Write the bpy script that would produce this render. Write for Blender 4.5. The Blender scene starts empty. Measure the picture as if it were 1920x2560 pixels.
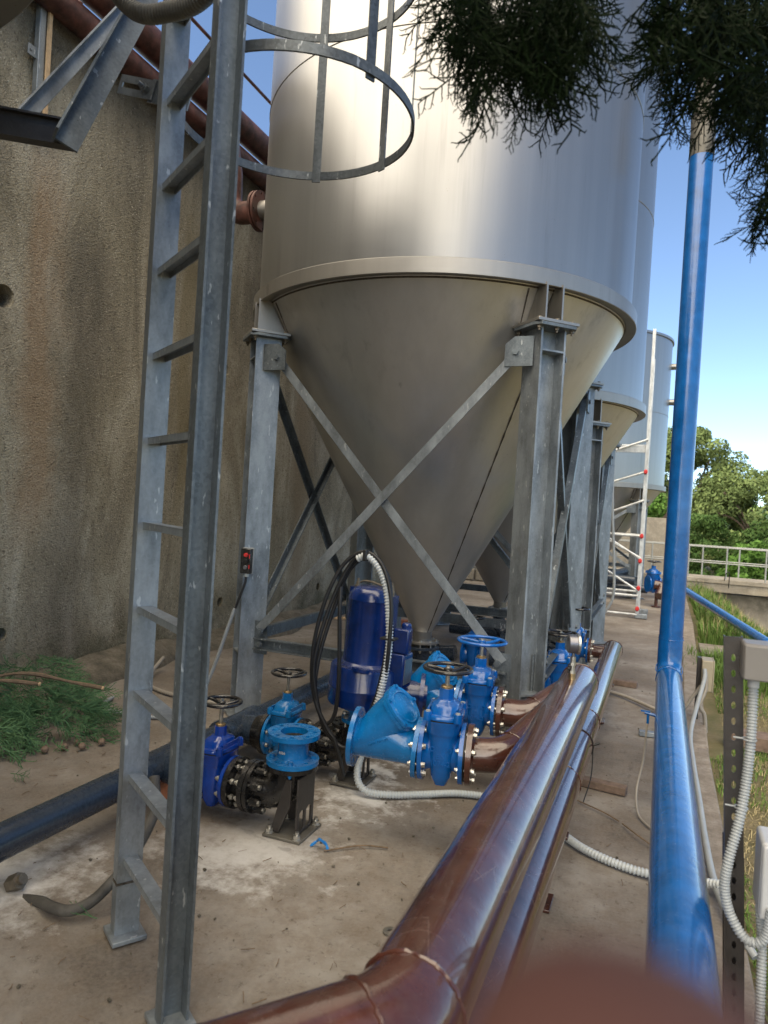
import bpy, bmesh, math, random
from math import sin, cos, pi, radians, sqrt, atan2
from mathutils import Vector, Matrix, Quaternion
from mathutils.geometry import tessellate_polygon
import numpy as np
random.seed(7); rng = np.random.default_rng(7)
S = bpy.context.scene
COL = S.collection
V = Vector
# ------------------------------------------------------------------ camera
PSI, PIT, ROLL, FPX, HC = radians(21.382), radians(-0.479), radians(3.443), 1777.0, 1.6
cam_d = bpy.data.cameras.new('camera'); cam = bpy.data.objects.new('camera', cam_d); COL.objects.link(cam)
f = V((-sin(PSI)*cos(PIT), cos(PSI)*cos(PIT), sin(PIT))); r0 = V((cos(PSI), sin(PSI), 0)); u0 = r0.cross(f)
U = cos(ROLL)*u0 - sin(ROLL)*r0; Rr = cos(ROLL)*r0 + sin(ROLL)*u0
m3 = Matrix((Rr, U, -f)).transposed()
cam.matrix_world = Matrix.Translation((0, 0, HC)) @ m3.to_4x4()
cam_d.sensor_fit = 'VERTICAL'; cam_d.sensor_height = 36.0; cam_d.sensor_width = 27.0
cam_d.lens = FPX/2560*36; cam_d.clip_start = 0.01; cam_d.clip_end = 3000
cam_d.dof.use_dof = True; cam_d.dof.focus_distance = 4.2; cam_d.dof.aperture_fstop = cam_d.lens/6.5
S.camera = cam
# ------------------------------------------------------------------ world, sun
SUN_AZ, SUN_EL = radians(202.0), radians(52.0)       # azimuth clockwise from +Y
w = bpy.data.worlds.new("World"); S.world = w; w.use_nodes = True
nt = w.node_tree; bg = nt.nodes['Background']
sky = nt.nodes.new('ShaderNodeTexSky'); sky.sky_type = 'NISHITA'; sky.sun_disc = False
sky.sun_elevation = SUN_EL; sky.sun_rotation = SUN_AZ; sky.air_density = 0.6; sky.dust_density = 0.15; sky.ozone_density = 1.5
nt.links.new(sky.outputs[0], bg.inputs[0]); bg.inputs[1].default_value = 0.05
sd = V((sin(SUN_AZ)*cos(SUN_EL), cos(SUN_AZ)*cos(SUN_EL), sin(SUN_EL)))
sl = bpy.data.lights.new('sun', 'SUN'); sl.energy = 1.5; sl.angle = radians(100); sl.color = (1.0, 0.84, 0.61)
so = bpy.data.objects.new('sun', sl); COL.objects.link(so); so.rotation_euler = (-sd).to_track_quat('-Z', 'Y').to_euler()
S.view_settings.view_transform = 'Standard'; S.view_settings.look = 'None'; S.view_settings.exposure = 2.65; S.view_settings.gamma = 1
S.view_settings.use_white_balance = True; S.view_settings.white_balance_temperature = 6700; S.view_settings.white_balance_tint = 6
S.cycles.max_bounces = 6; S.cycles.diffuse_bounces = 3; S.cycles.glossy_bounces = 4; S.cycles.transparent_max_bounces = 4
S.cycles.caustics_reflective = True; S.cycles.caustics_refractive = False; S.cycles.sample_clamp_indirect = 4

# ------------------------------------------------------------------ materials
def new_mat(name):
    m = bpy.data.materials.new(name); m.use_nodes = True
    return m, m.node_tree, m.node_tree.nodes['Principled BSDF']
class NT:
    def __init__(s, nt): s.nt = nt; s.tc = nt.nodes.new('ShaderNodeTexCoord')
    def n(s, t, **k):
        x = s.nt.nodes.new(t)
        for a, b in k.items(): setattr(x, a, b)
        return x
    def l(s, a, b): s.nt.links.new(a, b)
    def mapping(s, scale=(1, 1, 1), src='Object', rot=(0, 0, 0)):
        mp = s.n('ShaderNodeMapping'); mp.inputs['Scale'].default_value = scale; mp.inputs['Rotation'].default_value = rot
        s.l(s.tc.outputs[src], mp.inputs[0]); return mp.outputs[0]
    def noise(s, scale, detail=4, vec=None, rough=0.6, dist=0):
        x = s.n('ShaderNodeTexNoise'); x.inputs['Scale'].default_value = scale; x.inputs['Detail'].default_value = detail
        x.inputs['Roughness'].default_value = rough; x.inputs['Distortion'].default_value = dist
        s.l(vec if vec is not None else s.tc.outputs['Object'], x.inputs['Vector']); return x.outputs['Fac']
    def vor(s, scale, vec=None, out='Distance', feature='F1'):
        x = s.n('ShaderNodeTexVoronoi'); x.feature = feature; x.inputs['Scale'].default_value = scale
        s.l(vec if vec is not None else s.tc.outputs['Object'], x.inputs['Vector']); return x.outputs[out]
    def ramp(s, fac, stops):
        x = s.n('ShaderNodeValToRGB'); e = x.color_ramp.elements
        while len(e) < len(stops): e.new(0.5)
        for i, (p, c) in enumerate(stops):
            e[i].position = p; e[i].color = (*c, 1) if len(c) == 3 else c
        s.l(fac, x.inputs[0]); return x.outputs[0]
    def rng(s, fac, a, b, c=0., d=1.):
        x = s.n('ShaderNodeMapRange'); x.inputs[1].default_value = a; x.inputs[2].default_value = b
        x.inputs[3].default_value = c; x.inputs[4].default_value = d; s.l(fac, x.inputs[0]); return x.outputs[0]
    def mix(s, fac, a, b, mode='MIX'):
        x = s.n('ShaderNodeMix', data_type='RGBA', blend_type=mode)
        for i, v in ((0, fac), (6, a), (7, b)):
            if isinstance(v, (int, float)): x.inputs[i].default_value = v
            elif isinstance(v, tuple): x.inputs[i].default_value = (*v, 1)
            else: s.l(v, x.inputs[i])
        return x.outputs[2]
    def math(s, op, a, b=0.0):
        x = s.n('ShaderNodeMath', operation=op)
        for i, v in ((0, a), (1, b)):
            if isinstance(v, (int, float)): x.inputs[i].default_value = v
            else: s.l(v, x.inputs[i])
        return x.outputs[0]
    def bump(s, bsdf, h, strength=0.3, dist=0.01):
        x = s.n('ShaderNodeBump'); x.inputs['Strength'].default_value = strength; x.inputs['Distance'].default_value = dist
        s.l(h, x.inputs['Height']); s.l(x.outputs[0], bsdf.inputs['Normal']); return x
def paint(name, col, rough=0.2, coat=0.3, var=0.12, bump=0.25, grime=0.25, metallic=0.0, scratch=0.0, dust=0.22):
    m, nt, b = new_mat(name); t = NT(nt)
    n1 = t.noise(9, 5); n2 = t.noise(60, 3)
    dark = tuple(c*(1-var*2.2) for c in col); light = tuple(min(1, c*(1+var*1.5)+0.004) for c in col)
    c = t.ramp(n1, [(0.3, dark), (0.7, light)])
    dirt = t.rng(t.noise(23, 6, rough=.75), 0.58, 0.75, 0, grime)
    c = t.mix(dirt, c, (0.11, 0.09, 0.07))
    ge = t.n('ShaderNodeNewGeometry'); sx = t.n('ShaderNodeSeparateXYZ'); t.l(ge.outputs['Normal'], sx.inputs[0])
    du = t.math('MULTIPLY', t.rng(sx.outputs[2], .55, 1.0, 0, dust), t.rng(t.noise(14, 6, rough=.8), .42, .66, 0, 1))
    c = t.mix(du, c, (0.30, 0.26, 0.21)); dirt = t.math('ADD', dirt, du)
    if scratch:
        for sc_, ro_, st_ in ((5.0, (.3, .7, .5), (1, .3, 1)), (7.0, (.9, .2, 1.2), (1, .35, 1))):
            e1 = t.rng(t.vor(sc_, t.mapping(st_, rot=ro_), feature='DISTANCE_TO_EDGE'), 0, .006, scratch, 0)
            e1 = t.math('MULTIPLY', e1, t.rng(t.noise(3.5, 4, rough=.8), .52, .60, 0, 1)); c = t.mix(e1, c, (0.38, 0.33, 0.30)); dirt = t.math('ADD', dirt, e1)
    t.l(c, b.inputs['Base Color'])
    t.l(t.math('ADD', t.rng(n2, .3, .7, rough*.8, rough*1.35), t.math('MULTIPLY', dirt, .5)), b.inputs['Roughness'])
    b.inputs['Coat Weight'].default_value = coat; b.inputs['Coat Roughness'].default_value = 0.06; b.inputs['Metallic'].default_value = metallic
    t.bump(b, t.noise(28, 4), bump, 0.004)
    return m
def galv(name, col=(0.24, 0.265, 0.285), dark=0.68):
    m, nt, b = new_mat(name); t = NT(nt)
    sp = t.vor(95, out='Color'); sn = t.n('ShaderNodeSeparateColor'); t.l(sp, sn.inputs[0])
    n1 = t.noise(7, 7, t.mapping((1, 1, .4)), rough=.7)
    c = t.ramp(n1, [(0.38, tuple(x*dark for x in col)), (0.5, col), (0.62, tuple(x*1.3 for x in col))])
    c = t.mix(t.rng(sn.outputs[0], 0, 1, 0, .10), c, (0.5, 0.55, 0.6))
    spots = t.rng(t.noise(38, 3, t.mapping((1, 1, .35)), rough=.5), .66, .70, 0, .55)
    c = t.mix(spots, c, (0.62, 0.65, 0.66))
    g = t.rng(t.noise(3, 6, rough=.7), .6, .8, 0, .35)
    c = t.mix(g, c, (0.16, 0.13, 0.10))
    t.l(c, b.inputs['Base Color']); b.inputs['Metallic'].default_value = 0.55
    t.l(t.rng(n1, .3, .7, .36, .55), b.inputs['Roughness'])
    t.bump(b, t.noise(90, 3), .12, .003)
    return m
def simple(name, col, rough=0.6, metallic=0.0, var=0.15, scale=14, bump=0.2, coat=0.0):
    m, nt, b = new_mat(name); t = NT(nt)
    c = t.ramp(t.noise(scale, 5), [(0.3, tuple(x*(1-var) for x in col)), (0.7, tuple(min(1, x*(1+var)) for x in col))])
    t.l(c, b.inputs['Base Color']); b.inputs['Roughness'].default_value = rough; b.inputs['Metallic'].default_value = metallic
    b.inputs['Coat Weight'].default_value = coat
    t.bump(b, t.noise(scale*5, 4), bump, 0.004)
    return m
def stainless(name, col=(0.60, 0.58, 0.54), rough=.3, aniso=.75):
    m, nt, b = new_mat(name); t = NT(nt); met = .8 if 'hopper' in name else .85
    vs = t.noise(3.0, 4, t.mapping((3.2, 3.2, .12)), rough=.6)       # vertical run marks
    hs = t.noise(30, 3, t.mapping((.08, .08, 3.0)), rough=.5)      # roll grain
    c = t.ramp(vs, [(0.3, tuple(x*.90 for x in col)), (0.7, col)])
    spec = t.rng(t.vor(60), .10, .16, .55, 0)
    mask = t.rng(t.noise(5.5, 5, t.mapping((1, 1, .5)), rough=.8), .57, .64, 0, 1)
    c = t.mix(t.math('MULTIPLY', spec, mask), c, (0.14, 0.10, 0.07))
    blot = t.rng(t.math('ADD', t.vor(1.7, t.mapping((1, 1, .6))), t.rng(t.noise(30, 3), .3, .7, -.012, .012)), .035, .05, .5, 0)
    c = t.mix(blot, c, (0.16, 0.15, 0.14))
    run = t.math('MULTIPLY', t.rng(t.noise(9, 5, t.mapping((1, 1, .05)), rough=.7), .56, .70, 0, .45), t.rng(t.noise(.8, 3), .42, .6, 0, 1))
    c = t.mix(run, c, tuple(x*.55 for x in col))
    scr = t.rng(t.noise(2.2, 9, t.mapping((1, 1, 2)), rough=.82), .74, .76, 0, .25)
    c = t.mix(scr, c, (0.25, 0.24, 0.23))
    t.l(c, b.inputs['Base Color']); b.inputs['Metallic'].default_value = met
    t.l(t.math('ADD', t.rng(hs, .3, .7, rough*.96, rough*1.04), t.rng(vs, .3, .7, -.008, .012)), b.inputs['Roughness'])
    b.inputs['Anisotropic'].default_value = aniso
    tg = t.n('ShaderNodeTangent', direction_type='RADIAL', axis='Z'); t.l(tg.outputs[0], b.inputs['Tangent'])
    t.bump(b, t.noise(1.6, 2), .12, .02)
    return m
M = {}
M['galv'] = galv('galvanised_steel'); M['galv_dark'] = galv('dark_galvanised_steel', (0.115, 0.135, 0.15), .7)  # galv_dark: darker copy, also carries the recess shade of one ladder rail
M['galv_deep'] = galv('dark_galvanised_strip', (0.085, 0.095, 0.10), .7)  # hoops and cage bars; their backlit darkness is put into this colour
M['alu'] = galv('scaffold_aluminium', (0.62, 0.63, 0.62), .8)
M['steel'] = stainless('brushed_stainless_shell', (0.305, 0.302, 0.292), .32, .6); M['cone'] = stainless('stainless_hopper', (0.54, 0.535, 0.52), .37, .4)
M['band'] = stainless('stainless_band', (0.33, 0.315, 0.29), .42, .2)
M['weld'] = simple('weld_bead', (0.10, 0.085, 0.07), .5, .7, .5, 60, .8)
M['blue'] = paint('blue_enamel', (0.0, 0.10, 0.38), .16, .35, .12, .3, .05)
M['lblue'] = paint('light_blue_enamel', (0.0, 0.15, 0.42), .22, .3, .12, .3, .05)
M['dblue'] = paint('royal_blue_enamel', (0.0, 0.042, 0.30), .12, .5, .15, .3, .04)
M['navy'] = paint('navy_pump_enamel', (0.0, 0.018, 0.12), .2, .35, .2, .3, .1)
M['bpipe'] = paint('blue_pipe_paint', (0.0, 0.085, 0.30), .2, .4, .12, .4, .06, dust=.06)
M['brown'] = paint('brown_pipe_paint', (0.062, 0.019, 0.012), .2, .75, .16, .4, .2, scratch=.12, dust=.08)
M['brown'].node_tree.nodes['Principled BSDF'].inputs['Coat IOR'].default_value = 1.5
M['rustbrown'] = paint('faded_red_brown_paint', (0.095, 0.036, 0.027), .45, .0, .35, .4, .35)
M['black'] = paint('black_enamel', (0.010, 0.010, 0.011), .22, .3, .3, .4, .25)
M['pvc'] = paint('grey_pvc', (0.020, 0.032, 0.052), .26, .25, .04, .02, .06, dust=.05)
M['rubber'] = simple('black_rubber', (0.012, 0.012, 0.013), .5, 0, .3)
M['bolt'] = simple('zinc_bolt', (0.55, 0.54, 0.50), .3, .9, .2, 40)
M['oldbolt'] = simple('dull_bolt', (0.20, 0.17, 0.13), .5, .7, .3, 40)
M['conduit'] = simple('grey_conduit', (0.29, 0.31, 0.32), .45, 0, .1, 9)
M['wconduit'] = simple('white_conduit', (0.50, 0.53, 0.54), .4, 0, .08, 9)
M['dconduit'] = simple('dusty_conduit', (0.30, 0.27, 0.23), .6, 0, .2, 9)
M['box'] = simple('grey_plastic_box', (0.42, 0.43, 0.44), .4, 0, .06, 9, .05)
M['dbox'] = simple('shaded_plastic_box', (0.17, 0.16, 0.15), .45, 0, .06, 9, .05)
M['beige'] = simple('beige_plastic_box', (0.32, 0.28, 0.20), .5, 0, .1, 9, .05)
M['dmetal'] = simple('dark_steel_profile', (0.055, 0.05, 0.048), .4, .5, .2, 20)
M['red'] = simple('red_plastic', (0.65, 0.03, 0.03), .35, 0, .1)
M['wood'] = simple('weathered_timber', (0.16, 0.11, 0.08), .8, 0, .35, 20, .8)
M['brick'] = simple('old_brick', (0.34, 0.13, 0.07), .85, 0, .3, 20, .8)
M['brass'] = simple('dull_brass', (0.42, 0.30, 0.16), .35, .9, .25, 30)
M['nickel'] = simple('nickel_fitting', (0.5, 0.48, 0.43), .28, .9, .2, 40)
M['glassy'] = simple('gauge_glass', (0.6, 0.6, 0.6), .1, 0, .02)
M['gauge'] = simple('gauge_case', (0.20, 0.20, 0.22), .35, .8, .1, 30, .05)
M['white'] = simple('pale_paint', (0.68, 0.67, 0.62), .5, 0, .1)
M['rail'] = simple('grey_painted_rail', (0.33, 0.34, 0.33), .5, .2, .1)
M['bark'] = simple('bark', (0.09, 0.065, 0.05), .9, 0, .4, 20, 1)
M['twigw'] = simple('dry_twig', (0.16, 0.11, 0.07), .85, 0, .4, 30)
M['cut'] = simple('cut_wood', (0.55, 0.38, 0.22), .7, 0, .2, 30)
M['seedcone'] = simple('seed_cone', (0.20, 0.14, 0.10), .8, 0, .3, 60, 1)
M['oldgal'] = simple('old_grey_pipe', (0.14, 0.13, 0.11), .55, .4, .4, 6, .4)
M['dusty_rubber'] = simple('dusty_rubber', (0.075, 0.07, 0.062), .7, 0, .5, 12)
M['finger_tone'] = simple('dark_brown_finger', (0.045, 0.014, 0.010), .8, 0, .1)  # colour of the made-up pipe that stands for the finger
M['film'] = simple('blue_plastic_scrap', (0.02, .2, .55), .3, 0, .2)
M['cream'] = simple('yellowed_foundation', (0.42, 0.36, 0.22), .8, 0, .2)
def leafmat(name, c1, c2, rough=.6, trans=.0):
    m, nt, b = new_mat(name); t = NT(nt)
    oi = t.n('ShaderNodeNewGeometry')
    c = t.mix(oi.outputs['Random Per Island'], c1, c2)
    c2_ = t.mix(t.rng(t.noise(1.2, 3), .35, .65, 0, .6), c, tuple(x*1.5 for x in c2))
    t.l(c2_, b.inputs['Base Color']); b.inputs['Roughness'].default_value = rough; b.inputs['Specular IOR Level'].default_value = .04
    return m
M['leaf1'] = leafmat('olive_leaves', (0.065, 0.10, 0.038), (0.135, 0.175, 0.065))
M['leaf2'] = leafmat('green_leaves', (0.035, 0.085, 0.018), (0.085, 0.16, 0.035))
M['leaf3'] = leafmat('dark_leaves', (0.02, 0.05, 0.014), (0.06, 0.10, 0.03))
M['cyp'] = leafmat('cypress_scale_leaves', (0.0015, 0.004, 0.0015), (0.005, 0.010, 0.003))  # near-black: backlit silhouette of the overhanging branches put into the leaf colour
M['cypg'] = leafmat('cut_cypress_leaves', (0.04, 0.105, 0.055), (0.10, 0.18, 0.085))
M['grass'] = leafmat('grass_blades', (0.055, 0.115, 0.022), (0.125, 0.19, 0.05))
M['drygrass'] = leafmat('dry_grass', (0.20, 0.17, 0.08), (0.36, 0.30, 0.17))
# concrete slab
def patch(t, c, r1, r2, pos, stretch=(1, 1, 1), wob=.35):
    mp = t.n('ShaderNodeMapping'); mp.vector_type = 'POINT'
    mp.inputs['Location'].default_value = tuple(-c[i]*stretch[i] for i in range(3)); mp.inputs['Scale'].default_value = stretch
    t.l(pos, mp.inputs[0])
    ln = t.n('ShaderNodeVectorMath', operation='LENGTH'); t.l(mp.outputs[0], ln.inputs[0])
    d = t.math('ADD', ln.outputs['Value'], t.rng(t.noise(6.5, 7, rough=.72), .2, .8, -wob, wob))
    return t.rng(d, r1, r2, 1, 0)
def mat_slab():
    m, nt, b = new_mat('weathered_concrete_slab'); t = NT(nt); P = t.tc.outputs['Object']
    big = t.noise(1.1, 6, rough=.62); mid = t.noise(7, 6, rough=.7); fine = t.noise(70, 4, rough=.7)
    c = t.ramp(big, [(0.38, (0.095, 0.078, 0.062)), (0.5, (0.185, 0.162, 0.138)), (0.62, (0.285, 0.262, 0.232))])
    c = t.mix(t.rng(mid, .42, .66, 0, .7), c, (0.145, 0.108, 0.078))
    c = t.mix(t.rng(fine, .3, .7, 0, .35), c, (0.32, 0.28, 0.23))
    c = t.mix(t.rng(t.noise(22, 6, rough=.85), .56, .66, 0, .7), c, (0.07, 0.052, 0.038))
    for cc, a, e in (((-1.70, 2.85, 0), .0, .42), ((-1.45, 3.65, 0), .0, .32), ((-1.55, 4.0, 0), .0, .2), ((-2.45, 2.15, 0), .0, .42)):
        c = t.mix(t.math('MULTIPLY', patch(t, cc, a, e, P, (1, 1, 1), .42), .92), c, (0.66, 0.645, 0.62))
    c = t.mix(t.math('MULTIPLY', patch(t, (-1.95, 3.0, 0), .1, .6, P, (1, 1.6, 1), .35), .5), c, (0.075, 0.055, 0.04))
    grit = t.rng(t.vor(55), .05, .12, 1, 0)
    gm = t.rng(t.noise(3, 3), .5, .62, 0, .5)
    c = t.mix(t.math('MULTIPLY', grit, gm), c, (0.05, 0.04, 0.032))
    wg = t.rng(t.vor(31), .04, .09, .55, 0)
    c = t.mix(t.math('MULTIPLY', wg, t.rng(t.noise(5, 3), .5, .6, 0, 1)), c, (0.5, 0.46, 0.4))
    cr = t.vor(.55, t.mapping((1, 1, 1)), feature='DISTANCE_TO_EDGE')
    cr2 = t.math('ADD', cr, t.rng(t.noise(9, 6), .2, .8, -.02, .02)); crm = t.math('MULTIPLY', t.rng(cr2, .0, .004, .35, 0), t.rng(t.noise(.8, 3), .5, .6, 0, 1))
    c = t.mix(crm, c, (0.03, 0.025, 0.02))
    t.l(c, b.inputs['Base Color']); b.inputs['Roughness'].default_value = .85
    h = t.math('ADD', t.math('MULTIPLY', mid, .8), t.math('MULTIPLY', fine, .35))
    t.bump(b, t.math('SUBTRACT', h, t.math('MULTIPLY', crm, .4)), .55, .012)
    return m
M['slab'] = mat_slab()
def mat_wall():
    m, nt, b = new_mat('exposed_aggregate_wall'); t = NT(nt); P = t.tc.outputs['Object']
    st = t.noise(1.9, 8, t.mapping((1, 1, .34)), rough=.66, dist=1.0); big = t.noise(.9, 5); fine = t.noise(55, 5, rough=.8)
    c = t.ramp(st, [(0.34, (0.15, 0.132, 0.10)), (0.46, (0.30, 0.262, 0.19)), (0.55, (0.42, 0.375, 0.285)), (0.66, (0.56, 0.52, 0.42))])
    c = t.mix(t.rng(big, .4, .7, 0, .45), c, (0.15, 0.13, 0.06))
    c = t.mix(t.rng(fine, .35, .75, 0, .55), c, (0.55, 0.49, 0.37))
    ag = t.rng(t.vor(42), .14, .26, .9, 0)
    c = t.mix(t.math('MULTIPLY', ag, t.rng(t.noise(11, 5, rough=.8), .46, .58, 0, 1)), c, (0.78, 0.72, 0.58))
    c = t.mix(t.rng(t.noise(24, 5, rough=.95), .53, .62, 0, .75), c, (0.045, 0.036, 0.025))
    xyz = t.n('ShaderNodeSeparateXYZ'); t.l(P, xyz.inputs[0])
    wob = t.rng(t.noise(1.8, 5, t.mapping((1, 1, .4))), .2, .8, -.22, .22)
    def band(y0, w, col, k, z0=-1, z1=9):
        nonlocal c
        d = t.math('ABSOLUTE', t.math('ADD', t.math('SUBTRACT', xyz.outputs[1], y0-6), wob))
        f_ = t.rng(d, w*.3, w, k, 0)
        zf = t.math('MULTIPLY', t.rng(xyz.outputs[2], z1-.6, z1, 1, 0), t.rng(xyz.outputs[2], z0, z0+.5, 0, 1))
        c = t.mix(t.math('MULTIPLY', f_, zf), c, col)
    band(4.15, .22, (0.34, 0.19, 0.09), .4, 1.0, 4.4)
    band(4.55, .32, (0.075, 0.065, 0.055), .45, -1, 4.0)
    band(5.9, .18, (0.24, 0.19, 0.09), .5, 1.2, 4.6)
    band(7.3, .4, (0.05, 0.04, 0.03), .5, 3.0, 6)
    band(8.5, .35, (0.26, 0.19, 0.11), .55, 0, 3.4)
    band(4.0, 9, (0.035, 0.03, 0.026), .55, 4.5, 9)
    moss = t.math('MULTIPLY', t.rng(xyz.outputs[2], .1, .6, 1, 0), t.rng(t.noise(3, 5), .4, .6, 0, .8))
    c = t.mix(moss, c, (0.06, 0.06, 0.028))
    t.l(c, b.inputs['Base Color']); b.inputs['Roughness'].default_value = .95
    t.bump(b, t.math('ADD', fine, t.math('MULTIPLY', t.vor(75), .6)), .9, .018)
    return m
M['wall'] = mat_wall()
def mat_dirt(name, c1, c2, c3, s=4):
    m, nt, b = new_mat(name); t = NT(nt)
    c = t.ramp(t.noise(s, 7, rough=.7), [(0.3, c1), (0.52, c2), (0.72, c3)])
    c = t.mix(t.rng(t.noise(50, 5, rough=.8), .4, .7, 0, .45), c, tuple(x*.5 for x in c1))
    t.l(c, b.inputs['Base Color']); b.inputs['Roughness'].default_value = .95
    t.bump(b, t.noise(35, 6, rough=.8), .9, .03); return m
M['earth'] = mat_dirt('grassy_earth', (0.10, 0.11, 0.035), (0.21, 0.175, 0.09), (0.32, 0.25, 0.15), 2.5)
M['footing'] = mat_dirt('mossy_footing', (0.07, 0.065, 0.045), (0.19, 0.165, 0.125), (0.32, 0.28, 0.22), 5)
M['kerb'] = mat_dirt('kerb_concrete', (0.22, 0.18, 0.14), (0.34, 0.29, 0.24), (0.46, 0.41, 0.35), 6)
M['pale_conc'] = mat_dirt('pale_concrete', (0.22, 0.20, 0.165), (0.36, 0.32, 0.26), (0.48, 0.44, 0.36), 2)
M['hill'] = mat_dirt('wooded_hill', (0.02, 0.05, 0.02), (0.035, 0.075, 0.03), (0.05, 0.09, 0.035), .12)
def mat_tankwall():
    m, nt, b = new_mat('stained_tank_wall'); t = NT(nt)
    st = t.noise(2.2, 6, t.mapping((1, 1, .18)), rough=.65)
    c = t.ramp(st, [(0.32, (0.16, 0.145, 0.12)), (0.5, (0.30, 0.275, 0.235)), (0.7, (0.46, 0.43, 0.37))])
    xyz = t.n('ShaderNodeSeparateXYZ'); t.l(t.tc.outputs['Object'], xyz.inputs[0])
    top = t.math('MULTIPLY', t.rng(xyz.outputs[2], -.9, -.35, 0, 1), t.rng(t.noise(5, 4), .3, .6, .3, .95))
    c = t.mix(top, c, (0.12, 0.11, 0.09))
    t.l(c, b.inputs['Base Color']); b.inputs['Roughness'].default_value = .95; t.bump(b, t.noise(30, 5), .5, .02); return m
M['tankwall'] = mat_tankwall()

# ------------------------------------------------------------------ mesh helpers
def tf(o=(0, 0, 0), d=(0, 0, 1), x=None):
    """matrix whose local z points along d, local x near x"""
    d = V(d).normalized()
    x = V(x) if x is not None else (V((1, 0, 0)) if abs(d.x) < .9 else V((0, 1, 0)))
    x = (x - d*x.dot(d)).normalized(); y = d.cross(x)
    mt = Matrix((x, y, d)).transposed().to_4x4(); mt.translation = V(o); return mt
class MB:
    def __init__(s): s.v = []; s.f = []
    def add(s, vs, fs, mt=None):
        n = len(s.v)
        s.v += [tuple((mt @ V(p)) if mt else p) for p in vs]; s.f += [tuple(i+n for i in q) for q in fs]; return s
    def box(s, c, sz, mt=None):
        x, y, z = (k/2 for k in sz); cx, cy, cz = c
        vs = [(cx+a*x, cy+b*y, cz+e*z) for a in (-1, 1) for b in (-1, 1) for e in (-1, 1)]
        return s.add(vs, [(0, 1, 3, 2), (4, 6, 7, 5), (0, 4, 5, 1), (2, 3, 7, 6), (0, 2, 6, 4), (1, 5, 7, 3)], mt)
    def beam(s, a, b, w, h, up=(0, 0, 1)):
        a, b = V(a), V(b); d = b-a; mt = tf(a, d, V(d).cross(V(up))) if abs(V(d).normalized().dot(V(up))) < .999 else tf(a, d)
        return s.box((0, 0, d.length/2), (w, h, d.length), mt)
    def prism(s, poly, h, mt=None):
        """polygon (x,y) extruded 0..h in z"""
        n = len(poly); vs = [(x, y, 0) for x, y in poly]+[(x, y, h) for x, y in poly]
        tri = tessellate_polygon([[V((x, y, 0)) for x, y in poly]])
        fs = [tuple(reversed(q)) for q in tri]+[tuple(i+n for i in q) for q in tri]
        fs += [(i, (i+1) % n, (i+1) % n+n, i+n) for i in range(n)]
        return s.add(vs, fs, mt)
    def plate(s, outer, holes, h, mt=None):
        """plate with real holes"""
        loops = [outer]+holes; pts = [p for l in loops for p in l]; n = len(pts)
        tri = tessellate_polygon([[V((x, y, 0)) for x, y in l] for l in loops])
        vs = [(x, y, 0) for x, y in pts]+[(x, y, h) for x, y in pts]
        fs = [tuple(reversed(q)) for q in tri]+[tuple(i+n for i in q) for q in tri]
        k = 0
        for l in loops:
            m_ = len(l); fs += [(k+i, k+(i+1) % m_, k+(i+1) % m_+n, k+i+n) for i in range(m_)]; k += m_
        return s.add(vs, fs, mt)
    def lathe(s, prof, mt=None, seg=32, arc=2*pi, a0=0):
        """profile of (radius, height) around local z"""
        n = len(prof); full = abs(arc-2*pi) < 1e-6; m_ = seg if full else seg+1
        vs = [(r*cos(a0+arc*j/seg), r*sin(a0+arc*j/seg), h) for j in range(m_) for r, h in prof]
        fs = []
        for j in range(seg):
            k = (j+1) % m_
            for i in range(n-1): fs.append((j*n+i, k*n+i, k*n+i+1, j*n+i+1))
        return s.add(vs, fs, mt)
    def cyl(s, a, b, r, seg=20, r2=None):
        a, b = V(a), V(b); d = b-a; L = d.length
        return s.lathe([(0.0001, 0), (r, 0), (r2 or r, L), (0.0001, L)], tf(a, d), seg)
    def tube(s, pts, r, seg=12, caps=True, rfun=None):
        pts = [V(p) for p in pts]; n = len(pts)
        tg = [(pts[min(i+1, n-1)]-pts[max(i-1, 0)]).normalized() for i in range(n)]
        x = tg[0].orthogonal().normalized(); base = len(s.v)
        for i, p in enumerate(pts):
            x = (x-tg[i]*x.dot(tg[i])).normalized(); y = tg[i].cross(x); rr = rfun(i) if rfun else r
            for j in range(seg): a = 2*pi*j/seg; s.v.append(tuple(p+x*(rr*cos(a))+y*(rr*sin(a))))
        for i in range(n-1):
            for j in range(seg):
                k = (j+1) % seg; s.f.append((base+i*seg+j, base+i*seg+k, base+(i+1)*seg+k, base+(i+1)*seg+j))
        if caps: s.f.append(tuple(base+j for j in reversed(range(seg)))); s.f.append(tuple(base+(n-1)*seg+j for j in range(seg)))
        return s
    def torus(s, R, r, mt=None, seg=40, rs=10, arc=2*pi, flat=1.0):
        prof = [(R+r*cos(2*pi*i/rs), r*flat*sin(2*pi*i/rs)) for i in range(rs+1)]
        return s.lathe(prof, mt, seg, arc)
    def loft(s, rings, mt=None, caps=True):
        n = len(rings[0]); vs = [p for r in rings for p in r]; fs = []
        for i in range(len(rings)-1):
            for j in range(n): k = (j+1) % n; fs.append((i*n+j, i*n+k, (i+1)*n+k, (i+1)*n+j))
        if caps: fs.append(tuple(reversed(range(n)))); fs.append(tuple((len(rings)-1)*n+j for j in range(n)))
        return s.add(vs, fs, mt)
    def bolt(s, o, d, r=.012, h=.010, shank=0.0, sr=None):
        mt = tf(o, d); s.prism([(r*cos(pi/3*i), r*sin(pi/3*i)) for i in range(6)], h, mt)
        s.lathe([(r*1.25, -.003), (r*1.25, 0.0005), (0.0001, .0005)], mt, 12)
        if shank: s.lathe([(sr or r*.55, 0), (sr or r*.55, h+shank), (.0001, h+shank)], mt, 10)
        return s
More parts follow.
